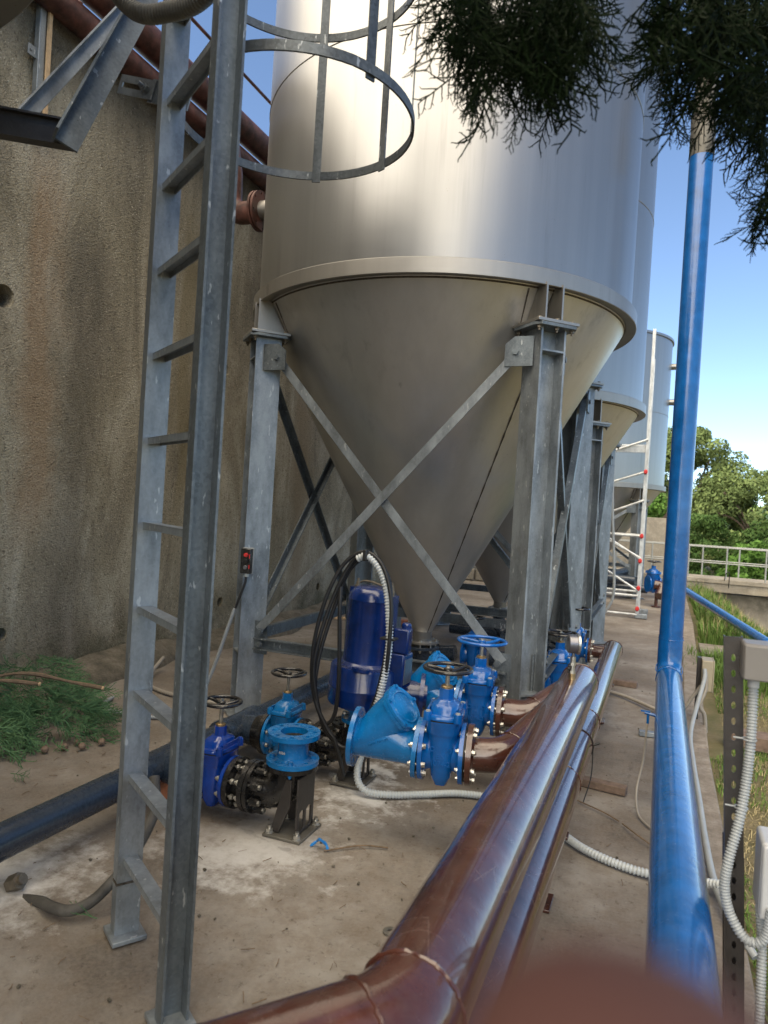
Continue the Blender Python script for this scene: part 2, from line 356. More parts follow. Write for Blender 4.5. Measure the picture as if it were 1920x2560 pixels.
    def build(s, name, mat, parent=None, smooth=38, bevel=0, seg=2, recalc=True):
        me = bpy.data.meshes.new(name); me.from_pydata(s.v, [], s.f)
        if recalc:
            bm = bmesh.new(); bm.from_mesh(me); bmesh.ops.recalc_face_normals(bm, faces=bm.faces); bm.to_mesh(me); bm.free()
        me.materials.append(M[mat] if isinstance(mat, str) else mat)
        if smooth:
            me.shade_smooth(); me.set_sharp_from_angle(angle=radians(smooth))
        o = bpy.data.objects.new(name, me); COL.objects.link(o)
        if parent is not None: o.parent = parent
        if bevel:
            b = o.modifiers.new('bevel', 'BEVEL'); b.width = bevel; b.segments = seg; b.limit_method = 'ANGLE'; b.angle_limit = radians(40)
        return o
def srect(a, b, z, n=28, p=4.0, cx=0, cy=0):
    """superellipse ring"""
    out = []
    for i in range(n):
        t_ = 2*pi*i/n; c, s_ = cos(t_), sin(t_)
        out.append((cx+a*abs(c)**(2/p)*(1 if c >= 0 else -1), cy+b*abs(s_)**(2/p)*(1 if s_ >= 0 else -1), z))
    return out
def circ(r, n=24, cx=0, cy=0, a0=0): return [(cx+r*cos(a0+2*pi*i/n), cy+r*sin(a0+2*pi*i/n)) for i in range(n)]
def smooth_path(pts, step=.02):
    """Catmull-Rom resampled evenly"""
    P = [V(p) for p in pts]; P = [P[0]*2-P[1]]+P+[P[-1]*2-P[-2]]; out = []
    for i in range(1, len(P)-2):
        a, b, c, d = P[i-1:i+3]; n = max(2, int((c-b).length/step))
        for k in range(n):
            t_ = k/n; out.append(.5*((2*b)+(c-a)*t_+(2*a-5*b+4*c-d)*t_*t_+(3*b-a-3*c+d)*t_**3))
    out.append(P[-2]); return out
def resample(pts, step):
    out = [pts[0]]; acc = 0
    for a, b in zip(pts, pts[1:]):
        L = (b-a).length
        if L < 1e-9: continue
        t_ = step-acc
        while t_ <= L: out.append(a+(b-a)*(t_/L)); t_ += step
        acc = L-(t_-step)
    return out
def bend(pts, R, n=10):
    """polyline with filleted corners of radius R"""
    P = [V(p) for p in pts]; out = [P[0]]
    for a, b, c in zip(P, P[1:], P[2:]):
        u, v_ = (a-b).normalized(), (c-b).normalized(); th = u.angle(v_); tl = min(R/math.tan(th/2), (a-b).length*.98, (c-b).length*.98)
        Re = tl*math.tan(th/2); cen = b+(u+v_).normalized()*(Re/sin(th/2)); s0 = b+u*tl-cen; s1 = b+v_*tl-cen
        ang = s0.angle(s1); ax = s0.cross(s1).normalized()
        out += [cen+Quaternion(ax, ang*k/n) @ s0 for k in range(n+1)]
    out.append(P[-1]); return out
def corrug(pts, r, name, mat, parent=None, pitch=.010, seg=12, depth=.24):
    p = resample(smooth_path(pts, .012), pitch/4); m_ = MB()
    m_.tube(p, r, seg, True, lambda i: r*(1-depth*(1 if i % 4 in (0, 3) else 0)))
    return m_.build(name, mat, parent, smooth=60, recalc=False)
def cable(pts, r, name, mat, parent=None, step=.02, seg=8):
    return MB().tube(smooth_path(pts, step), r, seg).build(name, mat, parent, smooth=70, recalc=False)
def empty(name, loc, rz=0):
    o = bpy.data.objects.new(name, None); COL.objects.link(o); o.location = loc; o.rotation_euler = (0, 0, rz); o.empty_display_size = .1; return o
def tag(o, label=None, cat=None, group=None, kind=None):
    if label: o['label'] = label
    if cat: o['category'] = cat
    if group: o['group'] = group
    if kind: o['kind'] = kind
    return o
def thing(name, loc, label, cat, rz=0, group=None): return tag(empty(name, loc, rz), label, cat, group)
def copy_tree(o, parent=None):
    c = o.copy(); COL.objects.link(c); c.parent = parent
    for ch in o.children: copy_tree(ch, c)
    return c
def welds(parent, mat, lst, name='weld_bead'):
    for a in lst: weld_ring(MB(), *a).build(name, mat, parent)
def weld_ring(mb, o, d, R, r=.004):
    n = 70; mt = tf(o, d); pts = [mt @ V(((R+random.uniform(-.0015, .0015))*cos(2*pi*i/n), (R+random.uniform(-.0015, .0015))*sin(2*pi*i/n), random.uniform(-.002, .002))) for i in range(n)]
    pts.append(pts[0]); mb.tube(pts, r, 6, False, lambda i: r*(0.75+.5*((i*7919) % 13)/13)); return mb

# ================================================================== SETTING
def struct(o): return tag(o, kind='structure')
# ground sheet to the horizon
xs = [-1500, -400, -100, -30, -8, -4.5, .30, .5, .8, 1.2, 1.7, 2.3, 3, 4, 5.5, 8, 12, 20, 40, 120, 500, 1500]
ys = [-300, -60, -10, -3]+[i*.8 for i in range(-2, 40)]+[34, 40, 60, 120, 400, 1500, 2500]
def gz(x, y):
    t_ = min(1, max(0, (y-8.5)/8)); t_ = t_*t_*(3-2*t_); q_ = min(1, max(0, (x-.8)/2.4)); t_ *= q_*q_*(3-2*q_)
    if y > 19: t_ = 1
    return -.07-1.5*t_+(0.03*sin(x*3.1+y*2.3)+.02*sin(x*7-y*5) if 0.45 < x < 12 and y < 30 else 0)-.02
g = MB(); nx_ = len(xs)
g.v = [(x, y, gz(x, y) if x > -4.6 else -1.7) for y in ys for x in xs]
g.f = [(j*nx_+i, j*nx_+i+1, (j+1)*nx_+i+1, (j+1)*nx_+i) for j in range(len(ys)-1) for i in range(nx_-1)]
struct(g.build('ground', 'earth', smooth=60))
# the slab: a fine grid top so that it is not dead flat
sl_ = MB(); X0, X1, Y0, Y1 = -4.5, .375, -5, 19; NX, NY = 60, 160
def szf(x, y): return .004*sin(x*2.1+y*1.3)*sin(y*.9)+.003*sin(x*5.3-y*3.1)
sl_.v = [(X0+(X1-X0)*i/NX, Y0+(Y1-Y0)*j/NY, szf(X0+(X1-X0)*i/NX, Y0+(Y1-Y0)*j/NY)-.005) for j in range(NY+1) for i in range(NX+1)]
sl_.f = [(j*(NX+1)+i, j*(NX+1)+i+1, (j+1)*(NX+1)+i+1, (j+1)*(NX+1)+i) for j in range(NY) for i in range(NX)]
sl_.box(((X0+X1)/2, (Y0+Y1)/2, -1.1), (X1-X0-.02, Y1-Y0-.02, 2.14))
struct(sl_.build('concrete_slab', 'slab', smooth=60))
for (y0, y1, x0, x1) in ((-5, 5.6, .375, .40), (5.6, 12.4, .405, .56), (12.4, 19, .56, .60)):
    k = MB(); k.prism([(x0-.16 if y0 > -5 else .28, y0), (x0, y0), (x1, y1), (x1-.17, y1)], .30, tf((0, 0, -.287)))
    struct(k.build('kerb', 'kerb', bevel=.012))
p_ = MB(); p_.box((2.2, 10.1, -.06), (3.3, .85, .14)); struct(p_.build('concrete_path', 'kerb', bevel=.01))
# hill far away
h = MB(); rgs = []
for k in range(9):
    y = 420+k*60; rgs.append([(-60+i*22, y, (18+7*sin(i*.9+k)+5*sin(i*2.3))*sin(pi*min(1, (k+.3)/5)) - 6) for i in range(30)])
n = 30; h.v = [p for r_ in rgs for p in r_]; h.f = [(j*n+i, j*n+i+1, (j+1)*n+i+1, (j+1)*n+i) for j in range(8) for i in range(n-1)]
struct(h.build('hill', 'hill', smooth=80))
# ---- long wall on the left
WX = -4.55
wl = thing('tank_wall', (WX, 6, 0), 'tall dark stained rough concrete wall with round drain holes along the left side', 'wall')
HO = [(3.92, .465, .052), (3.79, 2.96, .085), (6.758, .417, .055), (6.614, 2.987, .06), (9.196, .388, .055), (9.2, 3.0, .05), (12, .40, .05)]
outer = [(-6-6, -.3), (24-6, -.3), (24-6, 5.3), (-6-6, 5.3)]
wb = MB(); mt = Matrix(((0, 0, -1, 0), (1, 0, 0, 0), (0, 1, 0, 0), (0, 0, 0, 1)))
wb.plate(outer, [[(cx+r*cos(2*pi*i/22)*random.uniform(.95, 1.06), cz+r*sin(2*pi*i/22)*random.uniform(.95, 1.06)) for i in range(22)] for cx, cz, r in [(a-6, b, c) for a, b, c in HO]], .35, mt)
wb.box((-.42, 0, 2.5), (.1, 36, 5.6)); wb.v = [(x, y, z) for x, y, z in wb.v]
w_o = wb.build('wall_face', 'wall', wl, smooth=0)
ft = MB(); NYf = 170; base = []
for j in range(NYf):
    y = -8+j*.2-6+6-0; w1 = .40+.10*sin(y*1.9)+.05*sin(y*5.1)+random.uniform(-.02, .02)-.012*max(0, y-4); hh = .10+.03*sin(y*2.7)+random.uniform(-.012, .012)
    base.append([(-.02, y-6, hh+.05), (w1*.35, y-6, hh+.02+random.uniform(-.01, .01)), (w1*.75, y-6, hh*.9+random.uniform(-.012, .012)), (w1*.95, y-6, hh*.45), (w1, y-6, -.02)])
ft.v = [p for r_ in base for p in r_]; ft.f = [(j*5+i, j*5+i+1, (j+1)*5+i+1, (j+1)*5+i) for j in range(NYf-1) for i in range(4)]
ft.build('footing', 'footing', wl, smooth=70)
# ---- pipes on the wall top
def straight_pipe(name, a, b, r, mat, label, cat, group=None, seg=24):
    o = thing(name, a, label, cat, group=group); d = V(b)-V(a); MB().cyl((0, 0, 0), d, r, seg).build('pipe_run', mat, o); return o
wp = thing('wall_pipe', (-4.43, -2, 5.22), 'lower thick faded red-brown pipe along the wall top, with the drop to the near silo', 'pipe', group='brown pipes along the wall top')
MB().cyl((0, 0, 0), (0, 24, 0), .106, 28).build('pipe_run', 'rustbrown', wp)
dr = MB(); dr.tube(bend([(.0, 7.95, 0), (.36, 7.75, -.25), (.50, 7.62, -.60), (.52, 7.62, -.99), (.82, 7.62, -.99)], .15, 12), .102, 20)
dr.build('drop_elbow', 'rustbrown', wp)
fb = MB()
for x in (.80, .835): fb.plate(circ(.178, 36), [circ(.011, 8, .152*cos(pi/4*i+.2), .152*sin(pi/4*i+.2)) for i in range(8)], .022, tf((x, 7.62, -.99), (1, 0, 0)))
fb.build('inlet_flange', 'rustbrown', wp); nz = MB().cyl((.85, 7.62, -.99), (1.22, 7.62, -.99), .09, 24).build('inlet_stub', 'band', wp)
wp2 = straight_pipe('wall_pipe', (-4.37, -2, 5.49), (-4.37, 24, 5.49), .132, 'rustbrown', 'upper, thicker faded red-brown pipe along the wall top', 'pipe', 'brown pipes along the wall top')
hr = thing('wall_handrail', (-4.62, 0, 5.3), 'thin rusty brown handrail of two bars on top of the wall', 'railing')
for z in (.46, 1.0): MB().cyl((0, -3, z), (0, 24, z), .018, 10).build('bar', 'rustbrown', hr)
for y in range(-2, 24, 3): MB().cyl((0, y+.4, 0), (0, y+.4, 1.0), .02, 10).build('post', 'rustbrown', hr)
straight_pipe('thin_pipe', (-4.55, -2, 5.72), (-4.55, 24, 5.72), .03, 'rustbrown', 'thin red-brown pipe just above the two thick pipes on the wall', 'pipe', seg=12)
cs = thing('cable_tray', (WX+.05, 3.93, 4.26), 'vertical grey channel with an orange-brown strip fixed high on the left wall', 'channel')
MB().box((0, 0, .6), (.05, .055, 1.2)).build('channel', 'galv', cs, bevel=.004); MB().box((.035, .05, .6), (.02, .03, 1.2)).build('strip', 'cut', cs)
for z in (.03, .52): MB().box((.0, -.05, z), (.012, .10, .08)).bolt((.006, -.08, z), (1, 0, 0), .01, .01).build('clip', 'galv', cs, bevel=.002)

# ================================================================== SILOS
def hsec(h=.19, b=.19, tf_=.014, tw=.011):
    a, c, e = h/2, b/2, tw/2
    return [(-a, -c), (-a+tf_, -c), (-a+tf_, -e), (a-tf_, -e), (a-tf_, -c), (a, -c), (a, c), (a-tf_, c), (a-tf_, e), (-a+tf_, e), (-a+tf_, c), (-a, c)]
def lbeam(mb, a, b, w=.06, t_=.007, up=(0, 1, 0), flip=1):
    """L-shaped angle bar: one leg in the plane of 'up' normal, one sticking out"""
    a, b, up = V(a), V(b), V(up); d = (b-a).normalized(); s_ = d.cross(up).normalized()*flip
    mb.beam(a, b, w, t_, up); off = s_*(-(w/2)*flip*flip)+up*(w*.4)
    mb.beam(a+off, b+off, t_, w*.8, up); return mb
def silo(loc, zr, zt, label, R=1.49, znoz=.50, legs=True, leg_angles=(45, 135, 225, 315), seams=(), detail=True, rz=0, legdrop=0):
    o = thing('silo', loc, label, 'silo', rz, 'stainless cone-bottom silos in a row')
    sh = MB(); sh.lathe([(R, zr+.05), (R, zt), (R+.03, zt), (R+.03, zt+.05), (R-.02, zt+.05), (R-.05, zt-.3)], None, 160); sh.build('shell', 'steel', o, smooth=50)
    bd = MB(); bd.lathe([(R-.03, zr+.012), (R+.04, zr), (R+.044, zr+.004), (R+.044, zr+.098), (R+.036, zr+.104), (R-.002, zr+.106)], None, 160); bd.build('rim_band', 'band', o, smooth=30)
    rb = .078; zc = znoz+.085; n_ = 24
    cn = MB(); cn.lathe([(rb+(R-.035-rb)*k/n_, zc+(zr+.02-zc)*k/n_) for k in range(n_+1)], None, 128); cn.build('hopper', 'cone', o, smooth=60)
    wd = MB()
    for a in (-41, 60, 178):
        a = radians(a); pts = [V(((rb+(R-.04-rb)*k/60)*cos(a), (rb+(R-.04-rb)*k/60)*sin(a), zc+(zr-zc)*k/60)) for k in range(61)]
        wd.tube(pts, .004, 5, True, lambda i: .003+.002*((i*7) % 3))
    wd.torus(R-.045, .007, tf((0, 0, zr+.004)), 120, 6); wd.build('weld_seam', 'weld', o)
    for z in seams:
        MB().torus(R+.001, .004, tf((0, 0, z)), 140, 6).build('shell_seam', 'band', o)
    nz = MB(); nz.cyl((0, 0, znoz), (0, 0, zc+.01), rb, 28); nzo = nz.build('nozzle', 'steel', o)
    fl = MB(); fl.plate(circ(.142, 40), [], .02, tf((0, 0, znoz-.01))); fl.build('nozzle_flange', 'band', nzo, bevel=.002)
    fl = MB(); fl.plate(circ(.142, 40), [], .024, tf((0, 0, znoz-.06))); fl.build('lower_flange', 'pvc', nzo, bevel=.002)
    bl = MB()
    for i in range(8):
        a = pi/4*i+.2; x, y = .115*cos(a), .115*sin(a)
        bl.bolt((x, y, znoz+.01), (0, 0, 1), .012, .01); bl.cyl((x, y, znoz-.085), (x, y, znoz+.005), .006, 8); bl.bolt((x, y, znoz-.06), (0, 0, -1), .012, .012)
    bl.build('flange_bolts', 'bolt', nzo)
    if not legs: 
        for a in leg_angles:
            a = radians(a); MB().prism(hsec(), zr-.2, tf((1.457*cos(a), 1.457*sin(a), 0), (0, 0, 1), (-sin(a), cos(a), 0))).build('leg', 'galv', o)
        return o
    zp = zr-.24; rl = 1.457; a_ = rl*.7071
    for ang in (45, 135, 225, 315):
        a = radians(ang); c = V((rl*cos(a), rl*sin(a), 0)); mt = tf((*c.xy, -legdrop), (0, 0, 1), (-sin(a), cos(a), 0))
        lg = MB(); lg.prism(hsec(), zp-.03+legdrop, mt); L = lg.build('leg', 'galv', o, smooth=0)
        P = tf(c, (0, 0, 1), (-sin(a), cos(a), 0))   # local x tangential, y -> inward/outward
        yo = (P.inverted().to_3x3() @ V((cos(a), sin(a), 0))).y
        for z in (zp-.17, .46):
            for y_ in (.05, -.05): MB().box((0, yo*y_, z), (.163, .09, .012), P).build('stiffener', 'galv', L)
        if legdrop < .01: MB().box((0, 0, .009), (.30, .30, .018), P).build('foot_plate', 'galv', L, bevel=.002)
        cp = MB(); cp.prism([(-.13, -.15), (.13, -.15), (.16, -.10), (.16, .12), (.13, .15), (-.13, .15), (-.16, .12), (-.16, -.1)], .02, P @ Matrix.Translation((0, 0, zp-.03))); cp.build('cap_plate', 'galv_dark', L, bevel=.002)
        cp = MB(); cp.box((0, 0, zp+.004), (.31, .29, .02), P); CP = cp.build('silo_foot', 'band', L, bevel=.002)
        if detail:
            for (bx, by) in ((-.125, -.11), (0, -.12), (.125, -.11), (-.125, .11), (0, .12), (.125, .11)):
                b_ = MB(); b_.bolt((0, 0, 0), (0, 0, 1), .014, .012); b_.cyl((0, 0, -.075), (0, 0, 0), .008, 8); b_.bolt((0, 0, -.047), (0, 0, -1), .015, .014)
                bo = b_.build('bolt', 'oldbolt', L); p = P @ V((bx, by, zp+.014)); bo.location = p
        gs = MB()
        for sx in (-.062, .062):
            prof = [(yo*.085, 0), (yo*.085, .245), (-yo*.005, .245), (-yo*.125, .01)]
            m4 = P @ Matrix(((0, 0, 1, sx-.006), (1, 0, 0, 0), (0, 1, 0, zp+.014), (0, 0, 0, 1)))
            gs.prism(prof, .012, m4)
        gs.build('gusset', 'band', L)
        ww = MB()
        for sx in (-.13, -.055, .055, .13):
            ww = MB(); pts = [P @ V((sx*(.75+.25*k/14), -yo*(.155-.135*k/14)+random.uniform(-.002, .002), zp+.0+.23*k/14)) for k in range(15)]
            ww.tube(pts, .006, 5); ww.build('weld_bead', 'weld', L)
    # bracing on the four sides
    za, zb = zp-.18, .60
    for q in range(4):
        Q = Matrix.Rotation(pi/2*q, 4, 'Z'); yb = -a_-.075
        for s_ in (1, -1):
            br = MB(); e = .012*s_
            lbeam(br, (s_*.88, yb-e, za), (-s_*.9, yb-e, zb+.04), .058, .008, (0, 1, 0), 1); br.v = [tuple(Q @ V(p)) for p in br.v]
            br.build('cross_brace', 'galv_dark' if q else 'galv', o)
        tb = MB(); tb.box((0, yb+.01, zb-.06), (1.86, .008, .085)); tb.box((0, yb-.012, zb-.022), (1.86, .045, .008)); tb.box((0, yb-.012, zb-.098), (1.86, .045, .008))
        tb.v = [tuple(Q @ V(p)) for p in tb.v]; tb.build('tie_bar', 'galv_dark', o)
        for s_ in (1, -1):
            gp = MB(); gp.plate([(s_*.80, za-.09), (s_*.98, za-.09), (s_*.98, za+.10), (s_*.86, za+.10), (s_*.80, za+.05)] if s_ > 0 else [(-.98, za-.09), (-.80, za-.09), (-.80, za+.05), (-.86, za+.10), (-.98, za+.10)], [], .012, Q @ Matrix(((1, 0, 0, 0), (0, 0, 1, yb-.03), (0, 1, 0, 0), (0, 0, 0, 1))))
            gp.bolt(Q @ V((s_*.87, yb-.032, za)), Q.to_3x3() @ V((0, -1, 0)), .02, .014)
            gp.build('gusset_plate', 'galv_dark', o)
            gp = MB(); gp.box((s_*.93, yb+.025, zb-.02), (.17, .012, .24)); 
            gp.bolt((s_*.875, yb-.035, zb+.035), (0, -1, 0), .02, .014); gp.bolt((s_*.875, yb-.035, zb-.06), (0, -1, 0), .02, .014)
            gp.v = [tuple(Q @ V(p)) for p in gp.v]; gp.build('gusset_plate', 'galv_dark', o)
    return o
SC = V((-1.80, 5.64, 0))
s1 = silo(SC, 3.05, 7.2, 'near stainless silo with full cone hopper seen behind the blue pump', seams=(4.62,))
s2 = silo((-1.78, 8.6, 0), 2.81, 7.0, 'second silo, half hidden just behind the near one', znoz=.44, seams=(5.0,))
s3 = silo((-1.5, 16.7, 0), 2.28, 5.5, 'farthest silo with its top in view, behind the aluminium scaffold', znoz=.30, seams=(3.9,))
for y, z in ((.2, 5.05), (.1, 4.25)):
    p = MB().cyl((R_ := 1.40, y, z-.0), (1.78, y, z), .07, 16).build('side_outlet', 'steel', s3)
s0 = silo((-2.42, .16, 0), 3.05, 4.6, 'silo directly overhead whose grey hopper and rim cut the top left corner', legs=False, leg_angles=(0, 180, 270))  # unseen upper shell kept short to let more sky light in
# bracket between the overhead silo and the ladder
bk = thing('support_bracket', (-2.1, 1.98, 2.86), 'dark steel bracket frame hanging under the overhead silo at top left', 'bracket')
q = MB(); A = V((-2.45, 1.65, 2.86))-bk.location; B = V((-2.10, 2.02, 2.90))-bk.location
q.beam(A+(A-B)*1.5, B, .008, .09); q.beam(A+(A-B)*1.5+V((0, 0, .045)), B+V((0, 0, .045)), .05, .008); q.beam(A+(A-B)*1.5+V((0, 0, -.045)), B+V((0, 0, -.045)), .05, .008)
q.build('beam', 'dmetal', bk)
q = MB(); C1 = V((-2.08, 1.95, 2.83))-bk.location; D1 = V((-2.12, 2.42, 3.78))-bk.location; lbeam(q, C1, D1, .085, .009, (.8, -.6, 0)); q.build('diagonal', 'galv_dark', bk)
q = MB(); lbeam(q, V((-2.38, 1.98, 2.94))-bk.location, V((-2.38, 2.55, 3.80))-bk.location, .05, .007, (.8, -.6, 0)); q.build('light_brace', 'galv', bk)
q = MB(); lbeam(q, V((-2.8, 2.2, 3.62))-bk.location, V((-1.95, 2.2, 3.78))-bk.location, .06, .007, (.0, -1, 0)); q.build('top_bar', 'galv', bk)

# ================================================================== LADDER WITH CAGE
LL, LR = V((-1.70, 2.06, 0)), V((-1.31, 1.80, 0)); e_ = (LR-LL).normalized(); n_ = V((-e_.y, e_.x, 0))
ld = thing('caged_ladder', LL, 'galvanised fixed ladder with safety cage hoops, standing in the left foreground', 'ladder')
def chan(d_out, top): # channel, web at origin, flanges pointing d_out
    m_ = MB(); x = V(d_out); mt = tf((0, 0, 0), (0, 0, 1), x)
    m_.prism([(0, -.043), (.055, -.043), (.055, -.035), (.007, -.035), (.007, .035), (.055, .035), (.055, .043), (0, .043)], top, mt); return m_
a = chan(-e_, 5.2); ra = a.build('rail', 'galv', ld, smooth=0)
a = chan(e_, 5.2); a.v = [tuple(V(p)+(LR-LL)) for p in a.v]; rb_ = a.build('rail', 'galv_dark', ld, smooth=0)  # shade inside this channel put into the darker steel colour
m_ = MB(); m_.box((-.02, 0, .008), (.13, .12, .016), tf((0, 0, 0), (0, 0, 1), e_)); m_.build('foot_plate', 'galv', ra, bevel=.002)
m_ = MB(); m_.box((.02, 0, .008), (.13, .12, .016), tf(LR-LL, (0, 0, 1), e_)); m_.build('foot_plate', 'galv', rb_, bevel=.002)
m_ = MB(); m_.box((-.02, 0, .30-.10), (.052, .094, .006), tf((0, 0, 0), (0, 0, 1), e_)); m_.build('joint', 'weld', ra)
rung = MB(); Lr = (LR-LL).length; mt = tf((0, 0, 0), e_, n_)
rung.box((0, 0, Lr/2), (.050, .004, Lr), mt); rung.box((-.023, -.011, Lr/2), (.004, .022, Lr), mt); rung.box((.023, -.011, Lr/2), (.004, .022, Lr), mt)
# make 'top' plate face up: local y of tf = d x x
ro = rung.build('rung', 'galv', ld, smooth=0); ro.location = (0, 0, .29)
for k in range(1, 17):
    c = ro.copy(); COL.objects.link(c); c.parent = ld; c.location = (0, 0, .29+.3*k)
mid = (LL+LR)/2-LL
def hoop(z, R_=.45):
    c = V((-1.37, 2.33, 0))-LL; pts = []
    p0, p1 = V((0, 0, 0)), LR-LL
    th0 = atan2((p0-c).y, (p0-c).x); th1 = atan2((p1-c).y, (p1-c).x)
    while th0 > th1: th0 -= 2*pi
    span = (th1-th0); # go the long way round, away from the ladder
    tt = [th0+(-(2*pi-span))*k/64 for k in range(65)] if span < pi else [th0+span*k/64 for k in range(65)]
    rr = [(p0-c).length+(R_-(p0-c).length)*min(1, k/10, (64-k)/10) for k in range(65)]
    pts = [c+V((r_*cos(a_), r_*sin(a_), 0)) for a_, r_ in zip(tt, rr)]
    h_ = MB(); vs = []
    for i, p in enumerate(pts):
        rad = (p-c).normalized()
        vs += [tuple(p+rad*.004+V((0, 0, -.017))), tuple(p-rad*.004+V((0, 0, -.017))), tuple(p-rad*.004+V((0, 0, .017))), tuple(p+rad*.004+V((0, 0, .017)))]
    fs = [(4*i+j, 4*i+(j+1) % 4, 4*i+4+(j+1) % 4, 4*i+4+j) for i in range(64) for j in range(4)]+[(0, 1, 2, 3), (256, 257, 258, 259)]
    h_.add(vs, fs); ho = h_.build('hoop', 'galv_deep', ld, smooth=50); ho.location = (0, 0, z); return c, pts
for z in (3.02, 3.62, 4.5): hc, hp = hoop(z)
for k, dz in ((14, 0), (24, 0), (33, 0), (42, -.02), (52, -.02)):
    p = hp[k]; rad = (p-hc).normalized(); m_ = MB(); m_.box((0, 0, 0), (.006, .036, 2.3), tf(p-rad*.008+V((0, 0, 4.14)), (0, 0, 1), rad)); m_.build('cage_bar', 'galv_deep', ld)
m_ = MB(); P0 = V((-1.985, 2.1, 3.12))-LL; P1 = V((-1.70, 2.02, 3.03))-LL
dv = (P1-P0); mt = tf(P0, (0, -1, .0), dv)
m_.plate([(0, -.035), (.17, -.035), (.17, .035), (0, .035)], [[(.015, -.010), (.11, -.010), (.125, 0), (.11, .010), (.015, .010)]], .006, mt)
m_.box((.24, 0, -.005), (.19, .085, .006), mt); m_.bolt(mt @ V((.13, 0, .008)), (0, -1, 0), .016, .012, .03); m_.build('slotted_bracket', 'galv', ld)
corrug([V((-2.2, 2.05, 3.75)), V((-1.84, 1.95, 3.29)), V((-1.62, 1.92, 3.20)), V((-1.42, 1.86, 3.19)), V((-1.24, 1.75, 3.28)), V((-1.1, 1.6, 3.6))], .031, 'flexible_hose', 'oldgal', None, .014)
tag(bpy.data.objects['flexible_hose'], 'dusty ribbed hose drooping across the top of the ladder', 'hose')
cable([(-2.30, 2.12, -.045), (-2.13, 2.076, .008), (-2.03, 2.04, .03), (-1.95, 2.05, .035), (-1.90, 2.12, .06), (-1.86, 2.25, .16), (-1.845, 2.36, .3), (-1.90, 2.42, .42)], .021, 'black_hose', 'dusty_rubber')
tag(bpy.data.objects['black_hose'], 'thick dusty black hose lying on the slab behind the ladder foot', 'hose')
nb = MB(); nb.cyl((0, 0, 0), (.05, 0, .03), .033, 6).cyl((.04, 0, .024), (.065, 0, .04), .02, 12); o = nb.build('floor_nut', 'oldbolt'); o.location = (-2.32, 2.11, .01); tag(o, 'rusty hexagonal pipe nut half sunk in the slab at left', 'nut')

# ================================================================== VALVES AND PIPEWORK
BOLTS = {}
def bolt_obj(parent, p, d, r=.011, L=.055, mat='bolt', name='bolt'):
    """stud through a flange pair: head + nut; p is the middle"""
    key = (round(r, 4), round(L, 3), mat)
    if key not in BOLTS:
        b = MB(); b.bolt((0, 0, L/2), (0, 0, 1), r, r*.9); b.bolt((0, 0, -L/2), (0, 0, -1), r, r*.9); b.cyl((0, 0, -L/2-r*1.6), (0, 0, L/2), r*.55, 8)
        BOLTS[key] = b.build('bolt_mesh', mat); bpy.data.objects.remove(BOLTS[key]); 
        BOLTS[key] = bpy.data.meshes[-1] if False else [m for m in bpy.data.meshes if m.name.startswith('bolt_mesh')][-1]
    o = bpy.data.objects.new(name, BOLTS[key]); COL.objects.link(o); o.parent = parent
    o.location = p; q_ = V(d).to_track_quat('Z', 'Y') @ Quaternion((0, 0, 1), random.uniform(0, 1)); o.rotation_mode = 'QUATERNION'; o.rotation_quaternion = q_; return o
def bolt_ring(parent, c, d, R, n=8, r=.011, L=.055, a0=.39, mat='bolt'):
    mt = tf(c, d)
    for i in range(n): bolt_obj(parent, mt @ V((R*cos(a0+2*pi*i/n), R*sin(a0+2*pi*i/n), 0)), d, r, L, mat)
def flange_plate(mb, c, d, R, th, bore, n=8, rb=.79, rh=.011, holes=True, a0=.39):
    hs = [circ(rh, 8, R*rb*cos(a0+2*pi*i/n), R*rb*sin(a0+2*pi*i/n)) for i in range(n)] if holes else []
    mb.plate(circ(R, 48), ([circ(bore, 32)] if bore else [])+hs, th, tf(c, d)); return mb
def text_mesh(body, size, depth, mt, mat, parent, name='lettering', lean=0):
    cu = bpy.data.curves.new(name, 'FONT'); cu.body = body; cu.size = size; cu.extrude = depth; cu.align_x = 'CENTER'; cu.align_y = 'CENTER'; cu.space_line = .95
    t_ = bpy.data.objects.new(name, cu); COL.objects.link(t_); me = bpy.data.meshes.new_from_object(t_.evaluated_get(bpy.context.evaluated_depsgraph_get()))
    bpy.data.objects.remove(t_); me.materials.clear(); me.materials.append(M[mat]); o = bpy.data.objects.new(name, me); COL.objects.link(o); o.parent = parent; o.matrix_local = mt; return o
def handwheel(parent, z, R, mat, s=1.0, tube=.011):
    w_ = MB(); w_.torus(R-tube, tube, tf((0, 0, z+.012)), 48, 10, flat=.9)
    w_.lathe([(.0001, z-.018), (.020*s, z-.018), (.022*s, z+.012), (.016*s, z+.016), (.0001, z+.016)], None, 16)
    for k in range(3):
        a = 2*pi*k/3+.5; pts = []
        for i in range(9):
            t_ = i/8; rr = .012+(R-tube-.012)*t_; aa = a+.35*t_; pts.append((rr*cos(aa), rr*sin(aa), z-.004+.016*t_))
        w_.tube(pts, .010*s, 8, True, lambda i: (.013-.0005*i)*s)
    wo = w_.build('handwheel', mat, parent, smooth=50)
    b = MB(); b.bolt((0, 0, z+.016), (0, 0, 1), .010*s, .010); b.build('wheel_nut', 'bolt', wo); return wo
